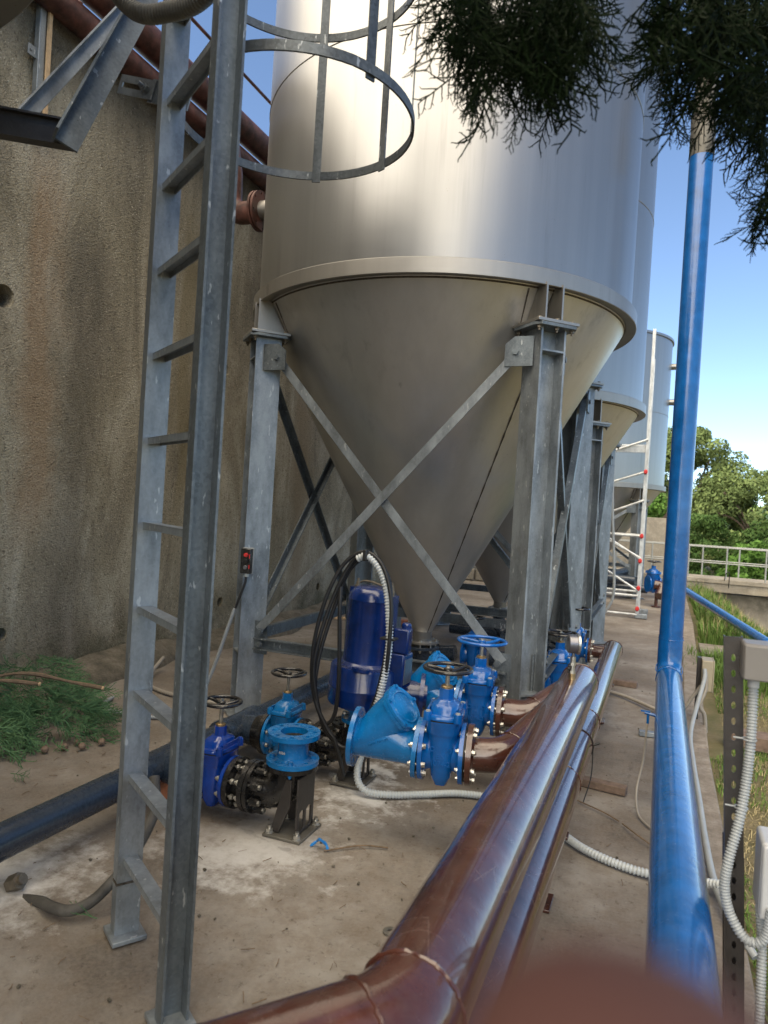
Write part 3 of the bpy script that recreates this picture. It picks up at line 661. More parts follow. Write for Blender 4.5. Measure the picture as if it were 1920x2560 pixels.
def gate_valve(name, loc, label, rz=0, s=1.0, mat='blue', wheel='black', WR=.122, zw=.385, L=.21, text=True, bolts=True):
    o = thing(name, loc, label, 'valve', rz, 'blue gate valves on the pipework')
    Rf = .1425*s; b = MB(); x1 = L/2
    flange_plate(b, (-x1, 0, 0), (1, 0, 0), Rf, .020*s, 0); flange_plate(b, (x1-.020*s, 0, 0), (1, 0, 0), Rf, .020*s, 0)
    b.lathe([(.115*s, -x1+.018*s), (.098*s, -x1+.03*s), (.090*s, -x1+.045*s), (.092*s, 0), (.090*s, x1-.045*s), (.098*s, x1-.03*s), (.115*s, x1-.018*s)], tf((0, 0, 0), (1, 0, 0)), 36)
    R_ = [(-.150, .018, .045), (-.140, .034, .075), (-.10, .050, .098), (0, .064, .108), (.07, .070, .110), (.095, .076, .112), (.105, .080, .118), (.112, .084, .121), (.158, .085, .122), (.164, .088, .126), (.168, .088, .126)]
    b.loft([srect(a*s, c*s, z*s, 36, 3.2) for z, a, c in R_])
    bo = b.build('body', mat, o, smooth=40)
    c = MB()
    R2 = [(.172, .084, .122), (.176, .090, .128), (.192, .090, .128), (.197, .086, .124), (.198, .072, .108), (.206, .070, .104), (.232, .066, .088), (.240, .060, .078), (.248, .044, .052), (.254, .040, .046)]
    c.loft([srect(a*s, cc*s, z*s, 36, 3.0) for z, a, cc in R2])
    c.prism([(.036*s*cos(pi/4*i+.39), .036*s*sin(pi/4*i+.39)) for i in range(8)], .054*s, tf((0, 0, .25*s)))
    for sx in (-1, 1):
        for sy in (-1, 1): c.lathe([(.0001, .212*s), (.019*s, .212*s), (.021*s, .195*s), (.021*s, .172*s)], tf((sx*.070*s, sy*.105*s, 0)), 14)
        c.box((sx*.073*s, 0, .206*s), (.010*s, .16*s, .03*s))
    co = c.build('bonnet', mat, o, smooth=40)
    g_ = MB(); g_.torus(.0, .001); g_.v = []; g_.f = []
    g_.loft([srect(.086*s, .124*s, z*s, 36, 3.2) for z in (.1675, .1725)]); g_.build('gasket', 'rubber', co)
    for sx in (-1, 1):
        for sy in (-1, 1):
            k = MB(); k.lathe([(.0001, .007), (.011*s, .006), (.012*s, 0)], None, 12); ko = k.build('screw_cap', 'conduit' if mat == 'blue' else mat, co); ko.location = (sx*.070*s, sy*.105*s, .212*s)
    st = MB(); st.lathe([(.0001, .304*s), (.029*s, .304*s), (.029*s, .313*s), (.022*s, .318*s), (.0001, .318*s)], None, 18); st.build('gland_ring', 'brass', co)
    st = MB(); st.cyl((0, 0, .30*s), (0, 0, zw), .011*s, 12); st.build('stem', 'nickel', o)
    handwheel(o, zw, WR, wheel, s)
    if text:
        text_mesh('DN150\nEN\n1074-2', .034*s, .0022, Matrix(((1, 0, 0, -.0), (0, 0, -1, -.1075*s), (0, 1, 0, .005), (0, 0, 0, 1))), mat, bo)
    return o
def check_valve(name, loc, label, rz, L, s=1.0, ry=0):
    o = thing(name, loc, label, 'valve', rz, 'light blue check valves'); o.rotation_euler = (0, ry, rz)
    Rf = .1425*s; b = MB()
    flange_plate(b, (0, 0, 0), (1, 0, 0), Rf, .022*s, .074*s); flange_plate(b, (L-.022*s, 0, 0), (1, 0, 0), Rf, .022*s, 0)
    b.lathe([(.074*s, .002), (.07*s, .05), (.0001, .06)], tf((0, 0, 0), (1, 0, 0)), 32)
    dn = V((.70, -.22, .68)).normalized(); c0 = V((.03*s, 0, 0)); c1 = V((.215*s, -.004, .165*s))
    rings = []
    for k in range(13):
        t_ = k/12; ax = V((1, 0, 0)).lerp(dn, min(1, t_*1.4)).normalized(); c = c0.lerp(c1, t_)+V((0, 0, -.012*sin(pi*t_))); mt = tf(c, ax, (0, 1, 0)); r = s*(.088+.016*t_)
        rings.append([tuple(mt @ V((r*cos(2*pi*i/32), r*sin(2*pi*i/32), 0))) for i in range(32)])
    b.loft(rings)
    sl = []
    for x, zb, zt, hw in ((.02, -.1, .1, .1), (.035, -.09, .09, .088), (.09, -.090, .115, .088), (.16, -.092, .150, .089), (.24, -.090, .150, .089), (.31, -.088, .12, .088), (.37, -.086, .095, .087), (.43, -.087, .088, .088), (.455, -.094, .094, .094), (.472, -.11, .11, .11)):
        x *= L/.49; sl.append([(x, hw*s*cos(2*pi*i/32), s*((zt+zb)/2+(zt-zb)/2*sin(2*pi*i/32))) for i in range(32)])
    b.loft(sl)
    mt = tf(c1, dn, (0, 1, 0))
    rim = [((.122 if i % 8 in (0, 7) else .112)*s*cos(2*pi*i/40), (.122 if i % 8 in (0, 7) else .112)*s*sin(2*pi*i/40)) for i in range(40)]
    b.prism(rim, .018*s, mt); bo = b.build('body', 'lblue', o, smooth=42)
    cv = MB(); m5 = mt @ Matrix.Translation((0, 0, .020*s)); cv.prism([(x*.985, y*.985) for x, y in rim], .014*s, m5)
    cv.torus(.082*s, .007*s, m5 @ Matrix.Translation((0, 0, .014*s)), 40, 8); cv.lathe([(.074*s, .0145*s), (.05*s, .020*s), (.0001, .024*s)], m5, 32)
    cvo = cv.build('cover', 'lblue', o, smooth=42)
    for i in range(5):
        a = 2*pi*(i*8+7.5)/40; bb = MB(); bb.bolt((0, 0, 0), (0, 0, 1), .010*s, .011*s); bq = bb.build('cover_bolt', 'lblue', cvo); bq.matrix_local = m5 @ Matrix.Translation((.106*s*cos(a), .106*s*sin(a), .014*s))
    a = math.atan2(.56, 1)*.9
    sx = V((cos(a), 0, sin(a))); sy = V((-sin(a), 0, cos(a)))
    for txt, ox, oz, sz in (('VALLEY DR DEMCO', .120, .050, .019), ('PN10  DN150', .140, .020, .017)):
        text_mesh(txt, sz*s, .0022, Matrix(((sx.x, sy.x, 0, ox), (0, 0, -1, -.0905*s), (sx.z, sy.z, 0, oz*s), (0, 0, 0, 1))), 'lblue', bo)
    return o
def duckfoot(name, loc, label, zax, ztop, xin=-.20, s=1.0):
    """elbow on a slotted foot: inlet at local (xin,0,zax) facing -X, outlet up at (0,0,ztop)"""
    o = thing(name, loc, label, 'pipe elbow', 0, 'black duckfoot elbows bolted to the slab'); R = .125*s
    b = MB(); flange_plate(b, (xin, 0, zax), (1, 0, 0), R, .020, .07); flange_plate(b, (0, 0, ztop-.02), (0, 0, 1), R, .020, .07)
    b.tube(bend([(xin+.01, 0, zax), (0, 0, zax), (0, 0, ztop-.01)], .11, 14), .080*s, 26, True)
    b.build('elbow', 'black', o, smooth=45)
    for i in range(8): lug = MB(); a = .39+pi/4*i; lug.cyl((xin+.03, .099*s*cos(a), zax+.099*s*sin(a)), (xin+.075, .099*s*cos(a), zax+.099*s*sin(a)), .02, 8).build('clamp_lug', 'black', o)
    ft_ = MB()
    ft_.box((.02, -.0, .007), (.20, .23, .014))
    FO = ft_.build('foot_plate', 'oldgal', o, bevel=.003)
    rb = MB(); mt = Matrix(((1, 0, 0, 0), (0, 0, 1, -.09), (0, 1, 0, .018), (0, 0, 0, 1)))
    for yy in (-.085, .075):
        mt = Matrix(((1, 0, 0, 0), (0, 0, 1, yy), (0, 1, 0, .018), (0, 0, 0, 1)))
        rb.plate([(-.055, 0), (-.01, 0), (.045, zax-.04), (.045, ztop-.07), (.015, ztop-.07)], [], .012, mt)
    mt = Matrix(((0, 0, 1, .075), (1, 0, 0, 0), (0, 1, 0, .018), (0, 0, 0, 1)))
    rb.plate([(-.085, 0), (.085, 0), (.085, ztop-.06), (-.085, ztop-.06)], [[(-.06, .02), (-.035, .012), (-.01, .02), (-.01, .10), (-.035, .112), (-.06, .10)], [(.01, .02), (.035, .012), (.06, .02), (.06, .10), (.035, .112), (.01, .10)]], .010, mt)
    rb.build('slotted_rib', 'dmetal', o, bevel=.002)
    for bx, by in ((-.055, -.09), (.095, -.095), (-.055, .09), (.10, .09)):
        b = MB(); b.bolt((0, 0, 0), (0, 0, 1), .018, .018, .014); q = b.build('anchor_bolt', 'bolt', o); q.location = (bx, by, .018)
    return o
Y1_, Y2_, ZA = 3.07, 3.80, .175
# PVC suction main with tees
pm = thing('pvc_pipe', (-2.37, -2.5, ZA), 'long dark grey plastic main pipe lying on the slab along the wall side', 'pipe')
b = MB(); b.cyl((0, 0, 0), (0, 9.1, 0), .072, 36); b.build('pipe_run', 'pvc', pm)
for yy in (Y1_+2.5, Y2_+2.5):
    b = MB(); b.lathe([(.072, -.205), (.088, -.205), (.091, -.198), (.091, -.13), (.086, -.11), (.086, .11), (.091, .13), (.091, .198), (.088, .205), (.072, .205)], tf((0, yy, 0), (0, 1, 0)), 36)
    b.lathe([(.08, 0), (.087, .08), (.091, .12), (.091, .195), (.075, .197)], tf((0, yy, 0), (1, 0, 0)), 36); b.build('tee', 'pvc', pm, smooth=30)
pb = MB(); pb.box((-.0, 5.62, -.125), (.22, .12, .095)); o = pb.build('support_brick', 'brick', bevel=.006); o.location = pm.location; tag(o, 'orange brick wedged under the plastic main near the front tee', 'brick')
# suction line 1 and 2
def suction(Y, lab, mat, wheel, WR, zw, xg, s, tx):
    gv = gate_valve('gate_valve', (xg, Y, ZA), lab, 0, s, mat, wheel, WR, zw, .20, text=tx)
    x0, x1 = xg-.10, xg+.10; R = .125
    st = thing('flanged_stub', (x1, Y, ZA), 'black flanged coupling between the %s and its elbow' % ('royal blue valve' if mat == 'dblue' else 'small-wheeled light blue valve'), 'pipe fitting', group='black flanged couplings')
    b = MB(); flange_plate(b, (.004, 0, 0), (1, 0, 0), R, .026, 0); b.lathe([(.085, .03), (.072, .035), (.07, .085), (.08, .09)], tf((0, 0, 0), (1, 0, 0)), 32); b.build('stub', 'black', st)
    bolt_ring(st, (.005, 0, 0), (1, 0, 0), R*.79, 8, .0125, .075)
    st2 = MB(); st2 = MB(); flange_plate(st2, (-.004-.028-.20-.0, 0, 0), (1, 0, 0), R, .026, 0); st2.lathe([(.12, -.232), (.11, -.25), (.10, -.29)], tf((0, 0, 0), (1, 0, 0)), 32); st2.build('tee_flange', 'black', st)
    bolt_ring(st, (-.208, 0, 0), (1, 0, 0), R*.79, 8, .0115, .065)
    return st
suction(Y1_, 'royal blue gate valve with black handwheel, nearest the ladder', 'dblue', 'black', .105, .375, -2.02, .875, False)
suction(Y2_, 'light blue gate valve with small black wheel, just left of the pump', 'lblue', 'black', .110, .375, -2.04, .875, True)
for Y, lab in ((Y1_, 'front black elbow on a slotted foot, carrying the open blue spool'), (Y2_, 'black elbow on a slotted foot under the navy pump')):
    d_ = duckfoot('duckfoot_elbow', (-1.60, Y, 0), lab, ZA, .33 if Y < 3.5 else .34)
    b = MB(); flange_plate(b, (-.231, 0, ZA), (1, 0, 0), .125, .026, 0); b.build('loose_flange', 'black', d_)
    for i in range(8): a = .39+pi/4*i; bolt_obj(d_, (-.185, .099*cos(a), ZA+.099*sin(a)), (1, 0, 0), .0125, .115)
sp = thing('flanged_spool', (-1.60, Y1_, .333), 'open light blue flanged spool standing upright on the front elbow', 'pipe spool')
b = MB(); flange_plate(b, (0, 0, 0), (0, 0, 1), .128, .022, .07); flange_plate(b, (0, 0, .128), (0, 0, 1), .128, .022, .066)
b.lathe([(.09, .021), (.078, .030), (.074, .05), (.074, .10), (.078, .12), (.09, .129)], None, 36); b.lathe([(.066, .149), (.0655, .03)], None, 36); b.build('spool', 'lblue', sp, smooth=40)
b = MB(); b.lathe([(.0655, .12), (.064, .03), (.0001, .01)], None, 32); b.build('rusty_bore', 'weld', sp)
for i in range(4): bolt_obj(sp, (.101*cos(.39+pi/2*i), .101*sin(.39+pi/2*i), .0), (0, 0, 1), .012, .05, 'lblue')
text_mesh('1036', .018, .001, Matrix(((1, 0, 0, -.02), (0, 0, -1, -.0765), (0, 1, 0, .062), (0, 0, 0, 1))), 'white', sp)
# delivery lines
a1 = radians(9)
c1 = check_valve('check_valve', (-1.352, 3.225, .462), 'front light blue angled check valve with its left flange hanging open', a1, .335, 1.0, radians(3.0))
g1p = V((-1.352, 3.225, .465))+V((cos(a1), sin(a1), 0))*(.335+.006+.105); g1p.z = .445
g1 = gate_valve('gate_valve', g1p, 'bright blue gate valve with glossy black handwheel, in front of the blue-wheeled one', a1, 1.0, 'blue', 'black', .122, .385)
def pair_bolts(o, x, R=.1125, n=8, L=.052, mat='bolt', r=.0125): bolt_ring(o, (x, 0, 0), (1, 0, 0), R, n, r, L, .39, mat)
pair_bolts(g1, -.108); pair_bolts(g1, .118, L=.06)
g_ = MB(); g_.plate(circ(.125, 36), [], .004, tf((-.109, 0, 0), (1, 0, 0))); g_.build('gasket', 'rubber', g1)
g_ = MB(); g_.plate(circ(.125, 36), [], .006, tf((.105, 0, 0), (1, 0, 0))); g_.build('gasket', 'rubber', g1)
a2 = radians(6)
c2 = check_valve('check_valve', (-1.385, 4.02, .505), 'rear light blue angled check valve joined to the pump outlet', a2, .345, .98, radians(5))
g2p = V((-1.385, 4.02, 0))+V((cos(a2), sin(a2), 0))*(.345+.006+.105); g2p.z = .455
g2 = gate_valve('gate_valve', g2p, 'bright blue gate valve topped by the large bright blue handwheel', a2, .98, 'blue', 'blue', .148, .385)
pair_bolts(g2, -.108, L=.05); pair_bolts(g2, .118, L=.06)
# brown header, branches
bp = thing('brown_header', (-.405, 0, .615), 'thick glossy brown pipe with an elbow in the foreground and a closed far end', 'pipe', group='glossy brown pipes')
path = bend([(0, 4.42, 0), (0, 1.26, 0), (-1.9, -1.05, 0)], .21, 18)
b = MB(); b.tube(path, .1095, 48, True); b.lathe([(.1095, -.001), (.104, .018), (.085, .034), (.05, .045), (.0001, .05)], tf((0, 4.42, 0), (0, 1, 0)), 48)
b.build('pipe_run', 'brown', bp, smooth=50)
welds(bp, 'brown', [((0, 4.41, 0), (0, 1, 0), .1095), (path[1], (0, 1, 0), .1095, .0055), (path[-2], (-1.9, -2.31, 0), .1095, .0055)])
def branch(o, pts, r, fl_c, fl_d, lab):
    b = MB(); b.tube(bend(pts, .13, 10), r, 32, False); b.build('branch_pipe', 'brown', o, smooth=50)
    P = bend(pts, .13, 10); welds(o, 'brown', [(P[0], P[1]-P[0], r, .004), (P[11], P[12]-P[11], r, .004)])
    f_ = MB(); flange_plate(f_, fl_c, fl_d, .1425, .026, 0, rb=.79); f_.lathe([(.1, .026), (.088, .034)], tf(fl_c, fl_d), 32); f_.build('branch_flange', 'brown', o, bevel=0)
for g_v, aa, end, dip in ((g1, a1, V((-.41, 4.0, .615)), .012), (g2, a2, V((-.41, 4.42, .60)), .0)):
    d_ = V((cos(aa), sin(aa), 0)); st = V(g_v.location)+d_*.116; o_ = V((-.405, 0, .615))
    k = V((st+d_*.17)-o_); k.z += dip
    branch(bp, [st+d_*.02-o_, k, (end-o_).lerp(k, .0)], .081, st-o_, d_, '')
sm = thing('brown_header', (-.353, 0, .40), 'thinner glossy brown pipe running beside and beyond the thick one', 'pipe', group='glossy brown pipes')
b = MB(); b.cyl((0, .15, 0), (0, 6.93, 0), .084, 40); b.lathe([(.084, 0), (.078, .016), (.05, .03), (.0001, .036)], tf((0, 6.93, 0), (0, 1, 0)), 40); b.build('pipe_run', 'brown', sm, smooth=50)
welds(sm, 'brown', [((0, 6.92, 0), (0, 1, 0), .084), ((0, 4.35, 0), (0, 1, 0), .084, .003), ((0, 3.3, 0), (0, 1, 0), .084, .003)])
b = MB(); b.tube(bend([(-.17, 6.72, 0), (0, 6.72, 0)], .05), .06, 24); flange_plate(b, (-.20, 6.72, 0), (1, 0, 0), .11, .022, 0); b.build('branch_flange', 'brown', sm)
z_ = MB(); z_.tube([(-.001+.0875*cos(2*pi*i/30), 3.9, .0875*sin(2*pi*i/30)) for i in range(31)], .003, 6, False); z_.cyl((.085, 3.9, .01), (.115, 3.92, .02), .006, 8); z_.tube(smooth_path([(.085, 3.9, -.0), (.085, 3.88, -.15), (.06, 3.80, -.26)], .03), .003, 6); z_.build('cable_tie', 'rubber', sm)
for y in (.9, 3.0, 5.9):
    su = MB(); su.box((0, y, .15), (.05, .05, .30)); su.box((-.03, y, .298), (.30, .06, .012)); su.box((0, y, .006), (.14, .14, .012)); so_ = su.build('pipe_support', 'brown', bevel=.002); so_.location = (-.40, 0, 0)
    tag(so_, {.9: 'brown steel pipe stand nearest the camera', 3.0: 'brown steel pipe stand under the middle of the brown pipes', 5.9: 'brown steel pipe stand near the far end of the thinner pipe'}[y], 'pipe stand')
# gauge
ga = thing('pressure_gauge', (-.405, 3.97, .722), 'round dark pressure gauge with small ball valve on top of the thick brown pipe', 'gauge')
b = MB(); b.cyl((0, 0, 0), (0, 0, .035), .019, 16); b.build('socket', 'brass', ga)
b = MB(); b.cyl((0, 0, .034), (0, 0, .05), .016, 6); b.cyl((0, 0, .05), (0, 0, .085), .013, 16); b.cyl((0, 0, .078), (0, 0, .092), .017, 6); b.cyl((0, 0, .09), (0, 0, .125), .015, 16); b.build('ball_valve', 'nickel', ga)
b = MB(); b.box((-.02, -.008, .062), (.006, .016, .05)); b.cyl((-.025, -.005, .06), (-.01, -.005, .06), .013, 14); b.build('valve_lever', 'rubber', ga, bevel=.002)
b = MB(); b.cyl((0, 0, .12), (0, 0, .15), .009, 12); mt = tf((-.030, -.014, .195), (1, .32, 0))
b.lathe([(.0001, 0), (.046, 0), (.05, .004), (.05, .048), (.0001, .048)], mt, 40); b.build('gauge_case', 'gauge', ga)
b = MB(); b.lathe([(.05, .046), (.056, .048), (.056, .06), (.048, .063), (.048, .058), (.0001, .058)], mt, 40); b.build('bezel', 'nickel', ga); b = MB(); b.lathe([(.013, -.0008), (.0001, -.0008)], mt @ Matrix.Translation((.0, .024, 0)), 16); b.build('vent_plug', 'rubber', ga)
# nozzle outlet line of the near silo and its valve
ol = thing('pvc_outlet', (SC.x, SC.y, 0), 'dark plastic outlet pipework under the near silo, joining the main behind the pump', 'pipe')
b = MB(); b.tube(bend([(0, 0, .45), (0, 0, .16), (-.0, .75, .16), ], .12, 8), .075, 28); b.lathe([(.088, -.06), (.088, .06)], tf((0, 0, .30)), 28); b.build('drop_pipe', 'pvc', ol)
b = MB(); b.cyl((-.57, .75, .19), (.09, .75, .28), .072, 28); b.cyl((.42, .75, .28), (1.0, .75, .28), .072, 28); b.lathe([(.084, -.08), (.084, .08)], tf((-.15, .75, .25), (1, 0, .1)), 28); b.build('cross_pipe', 'pvc', ol)
gate_valve('gate_valve', (SC.x+.26, SC.y+.75, .29), 'small blue gate valve behind the blue handwheel, below the cone tips', 0, .85, 'blue', 'black', .09, .33, .19, False)
ol2 = thing('pvc_outlet', (-1.78, 8.6, 0), 'dark plastic outlet pipework under the second silo', 'pipe')
b = MB(); b.tube(bend([(0, 0, .39), (0, 0, .14), (1.0, 0, .14)], .1, 8), .075, 28); b.cyl((-.6, 0, .14), (0, 0, .14), .075, 28); b.build('drop_pipe', 'pvc', ol2)
g5 = gate_valve('gate_valve', (-.66, 5.50, .35), 'blue gate valve behind the gauge, partly hidden by the thick brown pipe', .1, 1.0, 'blue', 'black', .13, .36, text=True)
g6 = gate_valve('gate_valve', (-.66, 6.72, .40), 'blue gate valve bolted to the far end of the thinner brown pipe', 0, .8, 'blue', 'black', .10, .36, text=False)
pair_bolts(g6, .118, R=.09, L=.05, r=.01)
b = MB(); b.tube(bend([(-.5, 0, .0), (-.12, 0, .0)], .05), .075, 24); o = b.build('dark_pipe', 'pvc'); o.location = (-.66, 5.5, .35); tag(o, 'short dark pipe feeding the valve behind the gauge', 'pipe')
b = MB(); b.tube([(-.7, 0, .0), (-.11, 0, .0)], .06, 24); o = b.build('dark_pipe', 'pvc'); o.location = (-.66, 6.72, .40); tag(o, 'short dark pipe feeding the farther valve beside the thin brown pipe', 'pipe')
# ---- pump
pu = thing('pump', (-1.545, 3.78, .36), 'tall navy blue submersible-type pump standing on the rear elbow', 'pump', radians(-4)); pu.rotation_euler = (0, radians(2.2), radians(-4))
b = MB(); b.lathe([(.0001, 0), (.115, 0), (.115, .018), (.07, .022), (.068, .07), (.12, .075), (.12, .095), (.0001, .095)], None, 36); b.build('adaptor', 'lblue', pu)
bolt_ring(pu, (0, 0, .0), (0, 0, 1), .1, 8, .012, .05, .2)
b = MB(); b.lathe([(.0001, .085), (.13, .085), (.15, .10), (.20, .11), (.206, .125), (.206, .20), (.208, .205), (.208, .215), (.204, .22), (.202, .315), (.193, .330), (.145, .338)], None, 48)
b.prism([(-.03, -.02), (.03, -.02), (.055, 0), (.03, .012), (-.03, .012), (-.055, 0)], .02, tf((.06, -.19, .328)))
b.tube(bend([(.08, .12, .16), (.30, .22, .16)], .05), .08, 26); b.build('volute', 'navy', pu, smooth=40)
b = MB(); b.lathe([(.160, .335), (.150, .345), (.139, .352), (.136, .40), (.137, .70), (.139, .705), (.136, .712), (.130, .735), (.108, .765), (.085, .775), (.0001, .778)], None, 48)
b.box((.135, .0, .54), (.02, .09, .40)); b.box((-.128, .03, .55), (.035, .08, .42)); b.build('motor', 'navy', pu, smooth=40, bevel=0)
b = MB(); b.box((.20, .02, .33), (.10, .13, .20)); b.prism([(-.05, -.06), (.05, -.06), (.03, .04), (-.03, .04)], .14, tf((.215, .02, .43), (0, 0, 1), (1, 0, 0))); b.cyl((.22, .02, .55), (.22, .02, .60), .028, 16); b.build('terminal_box', 'navy', pu, bevel=.012, seg=3)
b = MB(); b.box((.252, .02, .33), (.004, .10, .14)); b.build('name_plate', 'nickel', pu)
b = MB(); flange_plate(b, (.27, .20, .16), (1, .35, 0), .135, .024, 0); b.build('outlet_flange', 'navy', pu)
for x in (-.09, .125): 
    b = MB(); b.bolt((x, -.02, .775), (0, 0, 1), .013, .02, .02); b.cyl((x, -.02, .74), (x, -.02, .775), .018, 12); b.build('top_eye', 'oldbolt', pu)
b = MB(); b.tube(smooth_path([(-.10, 0, .775), (-.07, 0, .80), (.0, .0, .80), (.1, 0, .775)], .02), .006, 6); b.build('shackle', 'oldbolt', pu)
# cables coiled round the pump
cb = thing('cable_coil', (-1.55, 3.55, .4), 'black pump cables looped in a tall coil over the navy pump', 'cable')
loops = [[(-1.40, .40), (-1.33, .62), (-1.295, .88), (-1.305, 1.12), (-1.38, 1.29), (-1.49, 1.345), (-1.60, 1.27), (-1.68, 1.08), (-1.735, .83), (-1.75, .60), (-1.71, .44), (-1.66, .38), (-1.61, .45), (-1.585, .66), (-1.59, 1.0), (-1.60, 1.15)],
         [(-1.365, .56), (-1.325, .76), (-1.315, .98), (-1.345, 1.2), (-1.46, 1.33), (-1.565, 1.29), (-1.655, 1.1), (-1.715, .85), (-1.735, .65), (-1.69, .40), (-1.64, .31), (-1.56, .26), (-1.52, .27)],
         [(-1.42, .42), (-1.345, .66), (-1.33, .9), (-1.36, 1.14), (-1.47, 1.305), (-1.59, 1.24), (-1.67, 1.02), (-1.725, .74), (-1.725, .52), (-1.65, .36), (-1.60, .29), (-1.55, .10)]]
for i, lp in enumerate(loops):
    pts = [(x-cb.location.x, .02*i+.035*sin(z*5+i)-.02-cb.location.y+3.55, z-.4) for x, z in lp]
    cable(pts, .0115, 'cable_strand', 'rubber', cb)
cw = corrug([(x, 3.53+.01*sin(z*6), z) for x, z in ((-1.525, 1.305), (-1.47, 1.325), (-1.40, 1.27), (-1.345, 1.16), (-1.315, 1.0), (-1.305, .85), (-1.325, .68), (-1.36, .52), (-1.40, .38))], .021, 'white_conduit', 'wconduit', None, .0165)
tag(cw, 'white ribbed conduit arching over the right side of the navy pump', 'conduit')
ct = MB(); ct.box((-1.47, 3.53, 1.33), (.02, .055, .06)); ct.box((-1.31, 3.53, .90), (.085, .06, .012)); o = ct.build('cable_tie', 'rubber', bevel=.003); tag(o, 'black cable ties holding the white conduit to the black cables', 'cable tie')
# floor conduit
fc = corrug([(-1.52, 3.80, .22), (-1.50, 3.66, .10), (-1.43, 3.62, .035), (-1.30, 3.66, .022), (-1.14, 3.76, .022), (-.95, 3.88, .022), (-.70, 3.90, .022), (-.45, 3.72, .022), (-.25, 3.53, .022), (-.05, 3.44, .022), (.10, 3.42, .03), (.24, 3.40, .05), (.36, 3.32, .1)], .0205, 'floor_conduit', 'wconduit', None, .0165)
tag(fc, 'pale ribbed conduit snaking over the slab under the brown and blue pipes', 'conduit')

# ================================================================== BLUE PIPE, POSTS AND BOXES
bl = thing('blue_pipe', (.105, 0, 0), 'glossy blue pipe lying along the kerb, then rising vertically into the branches', 'pipe')
b = MB(); b.cyl((.004, .2, .5), (.004, 5.42, .5), .084, 48); b.build('horizontal_run', 'bpipe', bl, smooth=50)
b = MB(); b.tube(bend([(.004, 5.40, .5), (.004, 5.60, .50), (.004, 5.60, .78)], .13, 3), .085, 44, False); b.build('mitre_elbow', 'bpipe', bl, smooth=20)
b = MB(); b.cyl((.004, 5.60, .76), (.004, 5.60, 4.28), .082, 48); b.build('riser', 'bpipe', bl, smooth=50)
welds(bl, 'bpipe', [((.004, 5.60, .76), (0, 0, 1), .083), ((.004, 5.42, .5), (0, 1, 0), .085), ((.004, 5.53, .55), (0, -1, 1), .09, .003)])
b = MB(); b.lathe([(.083, 4.26), (.086, 4.28), (.085, 4.45), (.088, 4.52), (.077, 4.60)], tf((.004, 5.60, 0)), 36); b.build('sleeve', 'oldgal', bl, smooth=50)
b = MB(); b.tube(bend([(.004, 5.60, 4.55), (.004, 5.60, 4.7), (.015, 5.75, 5.1), (.0, 5.8, 7.5)], .15, 6), .073, 32); b.build('old_pipe', 'oldgal', bl, smooth=50)
for y in (1.2, 4.3):
    b = MB(); b.box((0, 0, .2), (.05, .05, .40)); b.box((0, 0, .405), (.14, .06, .012)); o = b.build('pipe_support', 'dmetal', bevel=.002); o.location = (.109, y, 0); tag(o, 'dark stand under the %s part of the blue pipe' % ('near' if y < 2 else 'far'), 'pipe stand')
# small blue block, timber battens on the slab
def small(name, loc, sz, rz, mat, lab, cat, bev=.004):
    b = MB(); b.box((0, 0, sz[2]/2), sz); o = b.build(name, mat, bevel=bev); o.location = loc; o.rotation_euler = (0, 0, rz); return tag(o, lab, cat)
small('wooden_batten', (-.27, 4.43, .0), (.34, .075, .045), -.12, 'wood', 'dark timber batten poking out from under the thin brown pipe, nearer one', 'batten')
small('wooden_batten', (-.30, 7.3, .0), (.34, .09, .05), -.1, 'wood', 'dark timber batten at the far end of the thin brown pipe', 'batten')
small('metal_block', (.0, 5.7, .0), (.14, .06, .035), .1, 'galv', 'small pale metal block on the slab just left of the blue pipe', 'block')
small('timber_edging', (1.35, 6.05, -.07), (1.6, .22, .10), -.12, 'wood', 'weathered timber edging board lying in the grass at right', 'board')
small('wood_lath', (-3.55, 8.4, .12), (.62, .06, .03), .5, 'cut', 'pale wooden lath on the wall footing behind the near silo leg', 'lath')
small('brick', (-3.25, 9.1, .0), (.24, .11, .07), .4, 'brick', 'red brick by the wall footing, half hidden behind the pump', 'brick')
cable([(-3.75, 9.0, .22), (-3.6, 8.85, .25), (-3.45, 8.8, .20), (-3.3, 8.85, .08)], .04, 'red_pipe', 'brick'); tag(bpy.data.objects['red_pipe'], 'short bent terracotta pipe by the wall behind the pump', 'pipe')
# cable on the left of the blue pipe with a blue tap
tp = thing('small_tap', (.02, 4.35, .50), 'small blue drain tap on the left flank of the blue pipe', 'tap')
b = MB(); b.cyl((.02, 0, 0), (-.05, 0, .01), .009, 10); b.cyl((-.03, 0, 0), (-.03, 0, -.05), .007, 8); b.box((-.045, 0, .018), (.05, .012, .008)); b.build('tap_body', 'bpipe', tp)
cable([(-.012, 4.35, .45), (-.02, 4.34, .25), (-.045, 4.25, .1), (-.03, 4.12, .02), (.02, 4.0, .012), (.1, 3.9, .01)], .006, 'thin_hose', 'dconduit'); tag(bpy.data.objects['thin_hose'], 'thin grey hose hanging from the blue drain tap', 'hose')
